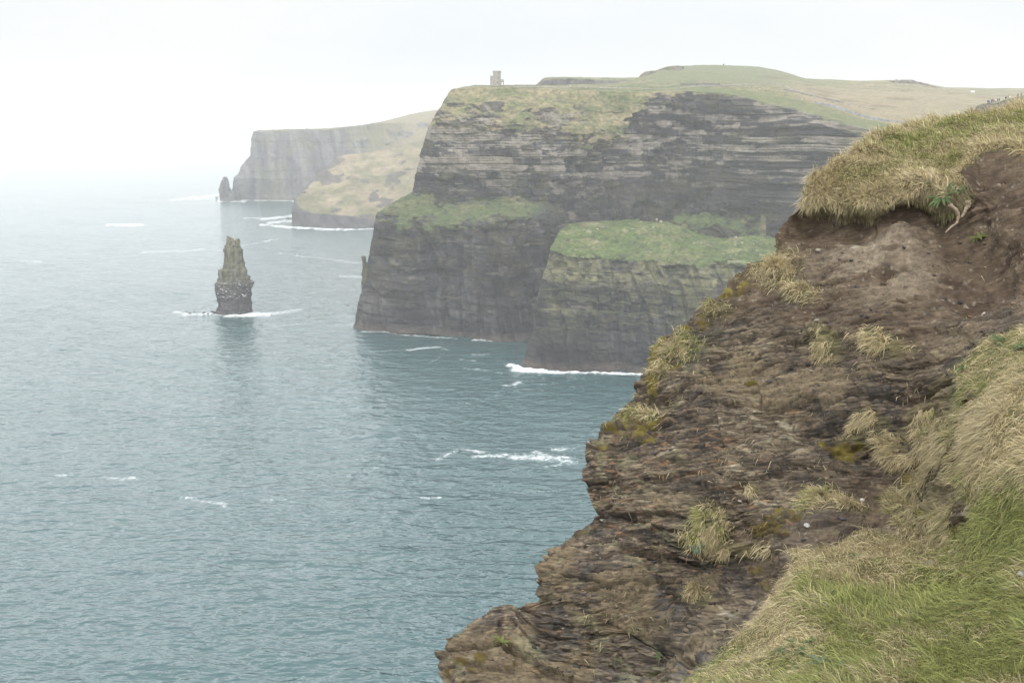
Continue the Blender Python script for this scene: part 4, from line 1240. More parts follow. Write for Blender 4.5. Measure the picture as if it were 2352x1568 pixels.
DP = [  # depth control: u, v, metres forward
    (2352, 1568, 4.9), (2352, 1750, 4.0), (1900, 1568, 5.6), (1600, 1568, 6.8), (1500, 1740, 6.3), (2000, 1740, 4.5), (2560, 1750, 3.7), (2560, 1400, 5.2), (2560, 1100, 6.2), (2560, 800, 8.0),
    (1800, 1400, 7.4), (2100, 1400, 6.9), (2352, 1350, 6.2), (1840, 1290, 8.0), (2150, 1270, 8.0), (2280, 1220, 7.2), (2352, 1100, 6.9), (2250, 1000, 8.0), (2352, 880, 8.1), (2352, 760, 9.2), (2230, 830, 9.6),
    (1000, 1700, 10.4), (1030, 1540, 11.2), (1120, 1480, 11.2), (1215, 1400, 12.2), (1225, 1500, 10.6), (1300, 1580, 9.4), (1260, 1330, 11.3), (1300, 1450, 10.3), (1450, 1450, 9.6), (1600, 1450, 8.9), (1520, 1580, 8.3),
    (1380, 1195, 13.0), (1420, 1260, 11.6), (1360, 1110, 13.4), (1345, 1040, 14.2), (1410, 950, 15.0), (1480, 960, 14.3), (1600, 1200, 11.2), (1750, 1300, 9.4), (1690, 1400, 8.9), (1500, 1100, 12.8), (1700, 1050, 11.8),
    (1490, 815, 16.0), (1600, 850, 14.8), (1620, 700, 17.2), (1750, 720, 15.6), (1740, 590, 18.2), (1785, 540, 18.4), (1800, 640, 16.8), (1900, 760, 14.2), (1900, 900, 12.5), (1990, 1000, 10.9), (1900, 1120, 10.2), (2000, 1190, 9.2),
    (2120, 1080, 9.4), (2150, 940, 10.2), (2100, 800, 11.8), (2250, 720, 11.6), (2352, 680, 11.4), (2560, 660, 10.9), (2352, 560, 13.0), (2150, 620, 14.0), (1980, 600, 15.4), (2352, 470, 14.6), (2560, 470, 14.0), (2200, 520, 15.8),
    (1850, 500, 18.6), (1950, 520, 17.4), (2080, 500, 16.8), (1880, 455, 18.2), (1990, 465, 17.0), (2100, 450, 16.6), (2190, 440, 16.5), (2250, 375, 17.4), (2352, 350, 17.2), (2560, 350, 16.4),
    (1860, 405, 18.9), (1960, 420, 17.9), (2060, 400, 17.7), (2000, 350, 20.2), (2050, 310, 22.8), (2150, 340, 20.3), (2200, 268, 26.5), (2352, 240, 30.0), (2352, 290, 22.5), (2560, 185, 34.0), (2560, 280, 20.0), (2250, 320, 20.5),
]
DP = np.array(DP, float)
DP[:, 2] = np.where(DP[:, 2] > 9.3, 9.3 + (DP[:, 2] - 9.3) * .5, DP[:, 2])


def tps_fit(X, y, lam=0.00004):
    n = len(X)
    r2 = ((X[:, None] - X[None]) ** 2).sum(-1)
    K_ = 0.5 * r2 * np.log(r2 + 1e-12)
    A = np.zeros((n + 3, n + 3)); A[:n, :n] = K_ + lam * np.eye(n); A[:n, n] = 1; A[:n, n + 1:] = X; A[n, :n] = 1; A[n + 1:, :n] = X.T
    return np.linalg.solve(A, np.concatenate([y, np.zeros(3)]))


DX = DP[:, :2] / 1000.0
DW = tps_fit(DX, 1 / DP[:, 2])


def depth_of(u, v):
    q = np.stack([np.ravel(u), np.ravel(v)], -1) / 1000.0
    out = np.zeros(len(q))
    for i in range(0, len(q), 40000):
        qq = q[i:i + 40000]
        r2 = ((qq[:, None] - DX[None]) ** 2).sum(-1)
        out[i:i + 40000] = (0.5 * r2 * np.log(r2 + 1e-12)) @ DW[:len(DX)] + DW[len(DX)] + qq @ DW[len(DX) + 1:]
    return (1 / np.clip(out, 0.02, 0.6)).reshape(np.shape(u))


def inpoly(u, v, poly):
    poly = np.array(poly, float)
    r = np.zeros(np.shape(u), bool)
    j = len(poly) - 1
    for i in range(len(poly)):
        xi, yi = poly[i]; xj, yj = poly[j]
        cnd = ((yi > v) != (yj > v)) & (u < (xj - xi) * (v - yi) / (yj - yi + 1e-12) + xi)
        r ^= cnd; j = i
    return r


TOP_TURF = [(1835, 470), (1840, 380), (2000, 280), (2600, 120), (2620, 350), (2440, 352), (2352, 352), (2285, 345), (2240, 352), (2222, 385), (2210, 430), (2190, 455), (2168, 468), (2140, 452), (2100, 445), (2050, 456), (1990, 478), (1935, 480), (1885, 470)]
NEAR_TURF = [(1480, 1850), (1540, 1580), (1600, 1545), (1680, 1482), (1715, 1430), (1762, 1385), (1820, 1335), (1828, 1300), (1806, 1262), (1880, 1262), (1960, 1235), (2060, 1240), (2170, 1262), (2235, 1200), (2215, 1130), (2180, 1095), (2255, 1040), (2290, 960), (2262, 900), (2190, 872),
             (2190, 840), (2240, 800), (2290, 770), (2352, 748), (2620, 700), (2650, 1850)]
THIN_TURF = [(1915, 1000), (1990, 955), (2060, 985), (2130, 920), (2170, 860), (2260, 900), (2290, 960), (2240, 1060), (2180, 1100), (2220, 1150), (2200, 1250), (2060, 1240), (2030, 1160), (2080, 1080), (2000, 1040)]
TUFTS = [  # u, v, ru, rv, label
    (1785, 612, 56, 46, 'big shaggy straw tuft on the outer edge of the bank below the turf lip'),
    (1845, 680, 44, 26, 'flat dry tuft on bare earth just right of the big shaggy one'),
    (1560, 800, 60, 26, 'low mossy grass cushion on the outer rim, halfway down the bank'),
    (1515, 850, 36, 22, 'small grass cushion hanging on the rim below the mossy cushion'),
    (1640, 700, 40, 18, 'thin pinkish grass tuft on the rim between two moss cushions'),
    (1900, 808, 34, 34, 'narrow straw tuft in the middle of the rock face, left of a wider one'),
    (2035, 800, 56, 24, 'wide straw tuft on a ledge in the middle of the rock face'),
    (1470, 950, 52, 16, 'grass growing in yellow moss on the lowest overhang of the rim'),
    (1630, 1205, 50, 46, 'bushy dry tuft with green leaves low on the rock face'),
    (1715, 1258, 60, 18, 'trailing dry grass linking the bushy tuft to the near turf'),
    (1880, 1155, 56, 36, 'dry tuft above brown moss in the hollow of the bank'),
    (1600, 1362, 34, 18, 'lowest thin tuft on the dark wet rock'),
    (1940, 1185, 50, 14, 'thin line of dry grass under the tuft in the hollow'),
    (1720, 1120, 16, 12, 'tiny tuft alone on the smooth rock face'),
]
MOSS = [(1655, 655, 26, 22), (1690, 640, 30, 16), (1600, 728, 24, 12), (1560, 755, 20, 12), (1505, 790, 22, 22), (1490, 870, 24, 26), (1460, 965, 66, 26), (1500, 830, 22, 20), (1555, 850, 18, 14), (1470, 1000, 20, 16), (1500, 1020, 30, 8), (1400, 1030, 20, 8),
        (1800, 1190, 40, 18), (1770, 1220, 40, 14), (1950, 1040, 46, 24), (1900, 1030, 30, 14), (2060, 1160, 40, 22), (2090, 1110, 26, 26), (1760, 1340, 26, 16), (1740, 1310, 20, 12), (1795, 500, 16, 7), (1820, 485, 20, 5), (2090, 462, 34, 7), (1980, 484, 30, 6), (1960, 478, 70, 5),
        (2130, 1190, 30, 12), (1600, 1240, 16, 22), (1075, 1530, 16, 7), (1130, 1525, 16, 9), (1110, 1548, 20, 6), (1200, 1540, 18, 9), (1040, 1545, 14, 8), (1720, 880, 20, 6)]

rows_v = np.concatenate([np.arange(1850, 1640, -6), np.arange(1640, 200, -2.05), np.arange(200, 182, -4)])
sil_o = SIL[np.argsort(SIL[:, 1])]
sil_u = np.interp(rows_v, sil_o[:, 1], sil_o[:, 0])
NC = 720
sp_ = np.linspace(0, 1, NC)
GU = sil_u[:, None] + sp_[None] * (2620 - sil_u)[:, None]
GV = np.repeat(rows_v[:, None], NC, 1)
GU0, GV0 = GU.copy(), GV.copy()
D = depth_of(GU, GV)
D = D.reshape(GU.shape)
P = unproj(GU, GV, D)
# round the silhouette edge off: surface turns away over the last few decimetres
edge_px = GU - sil_u[:, None]
P = smooth(P, 4)
N = gridn(smooth(P, 10))
toc = np.array([0, 0, EYE]) - P
sg = np.sign((N * toc).sum(-1).mean()); N = N * sg
x, y, z = P[..., 0], P[..., 1], P[..., 2]
wu = GU + 22 * fbm(x * 1.6, y * 1.6, z * 1.6, 801, 4); wv = GV + 13 * fbm(x * 1.6, y * 1.6, z * 1.6, 802, 4)
turf_t = inpoly(wu, wv, TOP_TURF).astype(float); turf_n = inpoly(wu, wv, NEAR_TURF).astype(float)
thin = inpoly(wu, wv, THIN_TURF).astype(float)
turf = smooth(np.maximum(turf_t, turf_n), 5)
thin = smooth(thin, 5)
moss = np.zeros(GU.shape)
for (a, b_, ra, rb) in MOSS:
    moss = np.maximum(moss, np.exp(-1.2 * (((wu - a) / ra) ** 2 + ((wv - b_) / rb) ** 2) ** 1.5))
moss = sst(.30, .5, moss + .25 * fbm(x * 6, y * 6, z * 6, 803, 3))
tuftm = np.zeros(GU.shape)
for (a, b_, ra, rb, _l) in TUFTS:
    tuftm = np.maximum(tuftm, np.exp(-(((wu - a) / ra) ** 2 + ((wv - b_) / rb) ** 2) ** 1.5))
# earth (upper part) against shale (lower part)
earth = sst(-.12, .12, ((-(GV - 700) / 260) + 0.9 * (GU - 1900) / 600 * .3 + .35 * fbm(x * .9, y * .9, z * .9, 804, 4)))
earth = np.maximum(earth, .8 * np.exp(-(((wu - 2020) / 190) ** 2 + ((wv - 1170) / 80) ** 2) ** 2))
earth = np.maximum(earth, .7 * sst(.0, .3, fbm(x * .7 + 4, y * .7, z * 1.4, 805, 4) - .12))
rockm = np.clip(1 - turf - earth, 0, 1)
# relief
zs = .80 * z + .47 * y + .04 * x + .035 * fbm(x * .9, y * .9, z * .9, 806, 3)      # beds dip towards the viewer
yr = .88 * y - .47 * z
big = .16 * fbm(x * .55, y * .55, z * .8, 807, 3) + .10 * ridge(x * 1.1 + zs, y * 1.1, zs * 2.2, 808, 3)
led = np.zeros(GU.shape); crev = np.zeros(GU.shape)
for (h_, am, s_) in ((.34, .11, 1), (.13, .065, 2), (.055, .034, 3)):
    bb = np.floor((zs + h_ * .8 * fbm(x / h_ * .2, y / h_ * .2, 0, 810 + s_, 3)) / h_)
    fr_ = (zs + h_ * .8 * fbm(x / h_ * .2, y / h_ * .2, 0, 810 + s_, 3)) / h_ - bb
    cv_ = (fr_ < .2) * sst(-.15, .15, fbm(x * 2.2, y * 2.2, zs * 5, 815 + s_, 3)) * (s_ < 3)
    crev = np.maximum(crev, cv_)
    led -= cv_ * am * .6
    led += am * (hsh(bb, np.floor(x / (h_ * 6.5) + 7 * hsh(bb, s=s_)), s=s_ + 20) - .5)
f1, f2, cid = cells(x / .15 + .4 * fbm(x * 3, y * 3, z * 3, 4, 2), yr / .3, zs / .028, 820)
g1, g2, cid2 = cells(x / .05, yr / .1, zs / .014, 830)
chip = .030 * (cid - .5) - .014 * sst(.28, .0, f2 - f1) + .010 * (cid2 - .5)
fine = .018 * fbm(x * 9, y * 9, z * 14, 840, 4)
peb = .016 * sst(.45, .1, cells(x / .06, y / .06, z / .05, 850)[0]) * sst(.65, .75, cells(x / .06, y / .06, z / .05, 850)[2])
hum = .07 * fbm(x * 2.2, y * 2.2, z * 2.2, 860, 3) + .025 * fbm(x * 7, y * 7, z * 7, 861, 3)
disp = big * (1 - .55 * turf)
disp += rockm * (led + chip) + earth * (1 - turf) * (.45 * led + .35 * chip + fine * 1.6 + peb + .05 * fbm(x * 2.5, y * 2.5, z * 4, 862, 4))
disp += turf * hum + moss * (1 - turf) * (.04 + .02 * fbm(x * 12, y * 12, z * 12, 863, 3)) + tuftm * (1 - turf) * .04
# windblown folds of turf
for (pts, am, wd) in (([(1850, 1345), (1930, 1325), (1990, 1312), (2040, 1320), (2120, 1335), (2200, 1330), (2300, 1345)], .09, 9), ([(2040, 1500), (2080, 1480), (2150, 1530)], .08, 14), ([(2150, 980), (2200, 1000), (2352, 960)], .08, 16)):
    pts = np.array(pts, float)
    vv_ = np.interp(GU, pts[:, 0], pts[:, 1])
    disp += turf * am * np.exp(-((GV - vv_) / wd) ** 2) * sst(pts[0, 0] - 30, pts[0, 0] + 20, GU) * sst(pts[-1, 0] + 60, pts[-1, 0], GU)
# hollow under the top lip; the turf lip stands proud of the bare earth
lipv = np.interp(GU, [1850, 1885, 1935, 1990, 2050, 2100, 2140, 2168, 2210, 2240, 2285, 2352, 2620], [478, 480, 488, 486, 466, 455, 462, 476, 440, 372, 362, 366, 366])
under = np.exp(-((GV - lipv - 26) / 26) ** 2) * (GV > lipv - 8) * sst(1800, 1850, GU)
lip = np.exp(-((GV - lipv + 22) / 26) ** 2) * sst(1830, 1870, GU)
disp += -.14 * smooth(under, 4) + .07 * smooth(lip, 4)
# two hollows worn into the face
for (a, b_, ra, rb, am) in ((1880, 985, 90, 30, .25), (2250, 600, 120, 60, .22), (2240, 700, 60, 40, .15), (1790, 960, 60, 26, .12), (1440, 905, 40, 16, .12), (2060, 540, 60, 40, -.18), (1480, 1200, 90, 14, .10)):
    disp -= am * np.exp(-(((wu - a) / ra) ** 2 + ((wv - b_) / rb) ** 2))
nearfade = np.clip(D / 9.0, .5, 1.2)
Pb = P + N * (disp * nearfade)[..., None]
# far side of the bank: columns that curl behind the outline
K_ = 14
back = []
for k in range(K_, 0, -1):
    t_ = k / K_
    r_ = .12 + 5.5 * t_ ** 1.6
    e0 = Pb[:, 0]
    ray = e0 - np.array([0, 0, EYE]); ray = ray / ray[:, 1:2]
    e = e0 + ray * r_ + np.array([.9, 0, -.9]) * r_ * (.25 + t_)
    e[:, 0] += .2 * fbm(e[:, 0] * 2, e[:, 1] * 2 + t_ * 4, e[:, 2] * 2, 870, 3) * t_
    back.append(e)
# the turf carries on to the right, beyond the picture
NE = 70
e0 = Pb[:, -1]
ext = []
for k in range(1, NE + 1):
    t_ = k / NE
    e = e0.copy()
    dx_ = .05 * k + 26 * t_ ** 2.2
    e[:, 0] += dx_
    lvl = np.maximum(e0[:, 2], EYE - 1.7 + .03 * e0[:, 1])
    e[:, 2] = e0[:, 2] + (lvl - e0[:, 2]) * sst(0, 4.5, np.full(len(e0), dx_)) + .10 * fbm(e[:, 0] * .9, e[:, 1] * .9, 0, 875, 3) * min(1, dx_)
    ext.append(e)
EX = np.stack(ext, 1)
PB = np.concatenate([np.stack(back, 1), Pb, EX], 1)
# colours
dk = col3(.040, .034, .029); br = col3(.082, .063, .045); tn = col3(.130, .105, .073); pl = col3(.21, .185, .145); orr = col3(.15, .088, .05)
k1 = .22 + .55 * cid + .55 * fbm(x * 2, y * 2, z * 5, 880, 5)
c = mixc(dk, br, sst(.15, .6, k1)); c = mixc(c, tn, sst(.6, .95, k1)); c = mixc(c, pl, sst(.95, 1.2, k1 + .1 * cid2) * .8)
c = mixc(c, orr, sst(.80, .9, hsh(cid * 997, s=5) + .22 * fbm(x * .9, y * .9, z * 1.6, 881, 3) - .25 * sst(1000, 700, GV) - .1) * .65)
c = c * col3(1.10, 1.12, 1.10) * (.84 + .32 * cid2)[..., None]
clay = sst(.05, .35, fbm(x * 1.7, y * 1.7, z * 2.6, 882, 4) + .35 * sst(1250, 1450, GV) * sst(1700, 1450, GU) - .15)
c = mixc(c, col3(.165, .130, .080) * (.8 + .4 * cid2)[..., None], clay * .6)
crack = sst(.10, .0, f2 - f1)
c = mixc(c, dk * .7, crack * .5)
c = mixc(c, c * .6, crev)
ec = mixc(col3(.050, .034, .023), col3(.105, .078, .052), np.clip(.5 + .8 * fbm(x * 5, y * 5, z * 8, 883, 4), 0, 1))
palee = np.exp(-(((wu - 2010) / 150) ** 2 + ((wv - 610) / 90) ** 2) ** 1.5)
ec = mixc(ec, col3(.20, .165, .12) * (.7 + .6 * cid2)[..., None], palee * .75 * sst(-.4, .3, fbm(x * 3, y * 3, z * 5, 884, 3)))
pc = sst(.45, .2, cells(x / .05, y / .05, z / .035, 851)[0]) * sst(.80, .9, cells(x / .05, y / .05, z / .035, 851)[2])
ec = mixc(ec, col3(.27, .245, .20), pc * .55)
c = mixc(c, ec, earth)
mossc = mixc(col3(.070, .050, .010), col3(.15, .13, .026), np.clip(.5 + .7 * fbm(x * 8, y * 8, z * 8, 885, 3) - .5 * sst(1000, 1150, GV), 0, 1))
c = mixc(c, mossc, moss * sst(-.5, .1, fbm(x * 9, y * 9, z * 9, 889, 3)) * .9)
lichn = sst(.35, .5, fbm(x * 4.5, y * 4.5, z * 6, 886, 4)) * sst(1750, 1450, GU) * (1 - turf)
c = mixc(c, col3(.19, .19, .11), lichn * .3)
gc = mixc(col3(.09, .095, .03), col3(.20, .165, .09), np.clip(.5 + .9 * fbm(x * 3, y * 3, z * 3, 887, 4), 0, 1))
c = mixc(c, gc, np.clip(turf + .6 * tuftm + thin * .35, 0, 1))
wet = np.clip(sst(1150, 1400, GV) * sst(.0, .4, fbm(x * 1.3, y * 1.3, z * 2, 888, 3) + .2) * (1 - turf), 0, 1) * (1 - clay)
c = np.clip(c, .008, .9)
ex_ = sst(.0, .45, EX[..., 0] - EX[:, :1, 0])
ce = mixc(np.repeat(c[:, -1:], NE, 1), mixc(col3(.09, .095, .03), col3(.20, .165, .09), np.clip(.5 + .9 * fbm(EX[..., 0] * 3, EX[..., 1] * 3, EX[..., 2] * 3, 887, 4), 0, 1)), ex_)
cb = np.concatenate([np.repeat(c[:, :1], K_, 1), c, ce], 1)
wb = np.concatenate([np.repeat(wet[:, :1], K_, 1), wet, np.zeros((len(wet), NE))], 1)
# ground towards the photographer's feet (right) and the cliff going down to the sea (left)
low = PB[0]
uu = np.concatenate([np.full(K_, GU[0, 0]), GU[0], np.full(NE, 2620.0)])
sk = []
for k in range(24, 0, -1):
    t_ = k / 24
    down = low + np.array([0, 0, -1.0])[None] * (t_ ** 1.7 * (low[:, 2:3] + 6)) + np.array([0, -1, 0])[None] * 1.5 * math.sin(math.pi * t_)
    tgt = np.stack([low[:, 0] * 1.0, np.full(len(low), -6.0), np.full(len(low), EYE - 1.75)], -1)
    rise = low + (tgt - low) * np.array([1, 1, 1])[None] * t_
    rise[:, 2] = low[:, 2] + (EYE - 1.75 - low[:, 2]) * sst(0, .55, np.full(len(low), t_))
    w_ = sst(1700, 2100, uu)[:, None]
    sk.append(down * (1 - w_) + rise * w_)
SK = np.stack(sk, 0)
PF = np.concatenate([SK, PB], 0)
cf = np.concatenate([np.repeat(cb[:1], 24, 0), cb], 0)
wf = np.concatenate([np.repeat(wb[:1], 24, 0), wb], 0)
rk_ = np.clip(rockm + .45 * earth, 0, 1) * (1 - moss) * (1 - .6 * clay)
rb_ = np.concatenate([np.repeat(rk_[:, :1], K_, 1), rk_, np.repeat(rk_[:, -1:], NE, 1) * (1 - ex_)], 1)
rf_ = np.concatenate([np.repeat(rb_[:1], 24, 0), rb_], 0)
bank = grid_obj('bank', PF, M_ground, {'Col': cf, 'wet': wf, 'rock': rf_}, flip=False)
tag(bank, 'near eroded bank of shale and brown earth under a turf lip', 'bank', kind='structure')

# ------------------------------------------------------------------ sampling the bank by picture position
NBf = gridn(smooth(Pb, 3)) * sg
rv_asc = rows_v[::-1]


def sample_bank(u, v):
    ri_ = np.interp(v, rv_asc, np.arange(len(rows_v))[::-1])
    i = np.clip(np.round(ri_).astype(int), 0, len(rows_v) - 1)
    s0 = sil_u[i]
    j = np.clip(np.round((u - s0) / (2620 - s0) * (NC - 1)).astype(int), 0, NC - 1)
    return i, j, (u >= s0)


def blades(name, root, nrm, flow, length, width, colr, stand, seg=3, label=None, parent=None, mat=None):
    n = len(root)
    side = np.cross(flow, nrm); side /= np.linalg.norm(side, axis=1, keepdims=True) + 1e-9
    # turn each blade's flat a random way
    tw = rng.uniform(-.9, .9, n)[:, None]
    side = side * np.cos(tw) + nrm * np.sin(tw) * .7
    V = np.zeros((n, seg * 2 + 1, 3)); Cc = np.zeros((n, seg * 2 + 1, 3))
    for k in range(seg + 1):
        t_ = k / seg
        p = root + nrm * (length * stand * (t_ - .42 * t_ * t_) * 1.5)[:, None] + flow * (length * (1 - stand * .6) * t_ ** 1.35)[:, None]
        p[:, 2] -= length * .28 * t_ ** 2.4 * (1 - stand)
        w_ = width * (1 - .75 * t_)
        tone_ = (.62 + .5 * t_)
        if k < seg:
            V[:, 2 * k] = p - side * w_[:, None] / 2; V[:, 2 * k + 1] = p + side * w_[:, None] / 2
            Cc[:, 2 * k] = colr; Cc[:, 2 * k + 1] = colr
        else:
            V[:, 2 * k] = p; Cc[:, 2 * k] = colr
    base = (np.arange(n) * (seg * 2 + 1))[:, None]
    quads = np.concatenate([base + np.array([[2 * k, 2 * k + 1, 2 * k + 3, 2 * k + 2]]) for k in range(seg - 1)], 0)
    tris = base + np.array([[2 * seg - 2, 2 * seg - 1, 2 * seg]])
    me = raw_mesh(name, V.reshape(-1, 3), [quads, tris], {'Col': np.clip(Cc.reshape(-1, 3), .01, .85)}, shade=False)
    return link(name, me, mat or M_blade, parent)


STRAW = col3(.55, .47, .28); PALE = col3(.58, .50, .33); GREEN = col3(.31, .325, .11); DEEP = col3(.16, .19, .075); DRY = col3(.30, .235, .13)


def blade_cols(p, greenness, seed):
    n = len(p)
    a = fbm(p[:, 0] * 1.1, p[:, 1] * 1.1, p[:, 2] * 1.1, seed, 3); r = rng.random(n)
    g = np.clip(greenness + .45 * a + .22 * fbm(p[:, 0] * 6, p[:, 1] * 6, p[:, 2] * 6, seed + 3, 2) + .5 * (rng.random(n) - .5), 0, 1)
    c = mixc(STRAW, GREEN, sst(.35, .65, g))
    c = mixc(c, PALE, (r > .82) * (g < .6) * .9)
    c = mixc(c, DEEP, (r < .18) * sst(.3, .6, g))
    c = mixc(c, DRY, ((r > .2) & (r < .38)) * .8 * (g < .75))
    return c * (.55 + .75 * rng.random(n) ** 1.3)[:, None]


def scatter(n, u0, u1, v0, v1, accept):
    u = rng.uniform(u0, u1, n); v = rng.uniform(v0, v1, n)
    i, j, ok = sample_bank(u, v)
    ok &= accept(u, v, i, j)
    return u[ok], v[ok], i[ok], j[ok]


def flow_field(p, nrm, bias, seed, wob=1.1):
    th = wob * fbm(p[:, 0] * .7, p[:, 1] * .7, p[:, 2] * .7, seed, 3) * 1.6 + 1.1 * fbm(p[:, 0] * 7, p[:, 1] * 7, p[:, 2] * 7, seed + 1, 2) + .62 * rng.normal(size=len(p))
    b_ = np.broadcast_to(np.array(bias, float), p.shape)
    ct, st_ = np.cos(th), np.sin(th)
    f = np.stack([b_[:, 0] * ct - b_[:, 1] * st_, b_[:, 0] * st_ + b_[:, 1] * ct, b_[:, 2]], -1)
    f = f - (f * nrm).sum(1, keepdims=True) * nrm
    return f / (np.linalg.norm(f, axis=1, keepdims=True) + 1e-9)


up_ = np.array([0, 0, 1.0])
# near turf
u, v, i, j = scatter(200000, 1480, 2600, 690, 1700, lambda u, v, i, j: (turf_n[i, j] > .5) & (rng.random(len(u)) < .9))
p = Pb[i, j] + rng.normal(0, .006, (len(u), 3)); nn_ = NBf[i, j] * .6 + up_ * .4; nn_ /= np.linalg.norm(nn_, axis=1, keepdims=True)
grn = .62 * sst(1290, 1400, v) + .32 * np.exp(-(((u - 2330) / 130) ** 2 + ((v - 1200) / 90) ** 2)) * 2 + .22 - .5 * np.exp(-(((u - 1760) / 150) ** 2 + ((v - 1480) / 120) ** 2)) - .25 * np.exp(-(((u - 2330) / 200) ** 2 + ((v - 960) / 150) ** 2))
grn -= .45 * np.exp(-(((u - 2080) / 60) ** 2 + ((v - 1530) / 50) ** 2)) + .3 * np.exp(-(((u - 2000) / 250) ** 2 + ((v - 1325) / 18) ** 2))
fl = flow_field(p, nn_, (-.75, -.15, -.15), 900)
ln = (.08 + .11 * rng.random(len(p))) * (.85 + .3 * fbm(p[:, 0] * 1.5, p[:, 1] * 1.5, 0, 901, 2))
blades('turf_grass', p, nn_, fl, ln, .0045 + .0045 * rng.random(len(p)), blade_cols(p, grn, 902), np.clip(.38 + .25 * rng.normal(size=len(p)), .1, .95))
tag(bpy.data.objects['turf_grass'], 'windblown green and straw grass on the nearest ground at the lower right', 'grass', kind='stuff')
# the same turf carrying on to the right
i = rng.integers(0, len(rows_v) - 1, 60000); j = (rng.random(60000) ** 1.4 * (NE - 2)).astype(int)
ok = ex_[i, j] > .25 * rng.random(60000)
i, j = i[ok], j[ok]
fa_, fb_ = rng.random(len(i))[:, None], rng.random(len(i))[:, None]
p = EX[i, j] * (1 - fa_) * (1 - fb_) + EX[i, j + 1] * fa_ * (1 - fb_) + EX[i + 1, j] * (1 - fa_) * fb_ + EX[i + 1, j + 1] * fa_ * fb_
nn_ = np.repeat(np.array([[-.2, -.1, .97]]), len(p), 0)
o = blades('turf_grass', p, nn_, flow_field(p, nn_, (-.75, -.15, -.15), 903), .09 + .12 * rng.random(len(p)), .006 + .008 * rng.random(len(p)), blade_cols(p, np.full(len(p), .45), 904), np.clip(.38 + .25 * rng.normal(size=len(p)), .1, .95))
tag(o, 'windblown grass carrying on beyond the right edge of the near turf', 'grass', kind='stuff')
# top turf, longer at the lip
u, v, i, j = scatter(200000, 1830, 2600, 185, 500, lambda u, v, i, j: (turf_t[i, j] > .5))
p = Pb[i, j] + rng.normal(0, .01, (len(u), 3)); nn_ = NBf[i, j] * .5 + up_ * .5; nn_ /= np.linalg.norm(nn_, axis=1, keepdims=True)
lipd = lipv[i, j] - v
grn = .46 - .62 * np.exp(-(lipd / 60) ** 2) + .15 * sst(2100, 2300, u) - .35 * np.exp(-((u - sil_u[i]) / 60) ** 2)
fl = flow_field(p, nn_, (-.8, -.35, -.1), 910)
ln = .07 + .12 * rng.random(len(p)) + .09 * np.exp(-((u - sil_u[i]) / 50) ** 2)
o = blades('lip_grass', p, nn_, fl, ln, .008 + .007 * rng.random(len(p)), blade_cols(p, grn, 912), np.clip(.42 + .25 * rng.normal(size=len(p)), .1, .95))
tag(o, 'long straw and green grass on the turf lip at the upper right', 'grass', kind='stuff')
# hanging dead grass and roots of grass below the lip
u, v, i, j = scatter(60000, 1850, 2250, 410, 500, lambda u, v, i, j: (np.abs(lipv[i, j] - v - 8) < 22) & (rng.random(len(u)) < .6))
p = Pb[i, j]; nn_ = NBf[i, j]
fl = flow_field(p, nn_, (-.2, -.3, -1.0), 920, .5)
o = blades('hanging_grass', p, nn_, fl, .06 + .08 * rng.random(len(p)), .007 + .004 * rng.random(len(p)), blade_cols(p, np.full(len(p), .38), 922) * .6, np.clip(.35 + .2 * rng.normal(size=len(p)), .1, .8))
tag(o, 'matted dead grass hanging over the edge of the turf lip', 'grass', kind='stuff')
# thin grass on the dirt slope
u, v, i, j = scatter(60000, 1900, 2300, 850, 1260, lambda u, v, i, j: (thin[i, j] > .4) & (fbm(Pb[i, j][:, 0] * 3, Pb[i, j][:, 1] * 3, Pb[i, j][:, 2] * 3, 930, 3) > -.02))
p = Pb[i, j]; nn_ = NBf[i, j] * .7 + up_ * .3
o = blades('sparse_grass', p, nn_, flow_field(p, nn_, (-.6, -.4, -.5), 931), .08 + .10 * rng.random(len(p)), .006 + .003 * rng.random(len(p)), blade_cols(p, np.full(len(p), .22), 932) * .9, np.clip(.4 + .25 * rng.normal(size=len(p)), .1, .9))
tag(o, 'sparse dry grass on the earthy slope between rock and near turf', 'grass', kind='stuff')
u, v, i, j = scatter(60000, 1330, 2300, 560, 1560, lambda u, v, i, j: (turf[i, j] < .3) & (rng.random(len(u)) < .06 + .5 * np.exp(-((u - sil_u[i]) / 40) ** 2) * (v < 1020)) & (fbm(Pb[i, j][:, 0] * 2.6, Pb[i, j][:, 1] * 2.6, Pb[i, j][:, 2] * 2.6, 934, 3) > .12))
p = Pb[i, j]; nn_ = NBf[i, j] * .7 + up_ * .3
o = blades('straggling_grass', p, nn_, flow_field(p, nn_, (-.5, -.4, -.5), 935), .05 + .09 * rng.random(len(p)), .006 + .003 * rng.random(len(p)), blade_cols(p, np.full(len(p), .3), 936) * .9, np.clip(.4 + .25 * rng.normal(size=len(p)), .1, .9))
tag(o, 'straggling dry stems scattered on the outer rim and rock face', 'grass', kind='stuff')
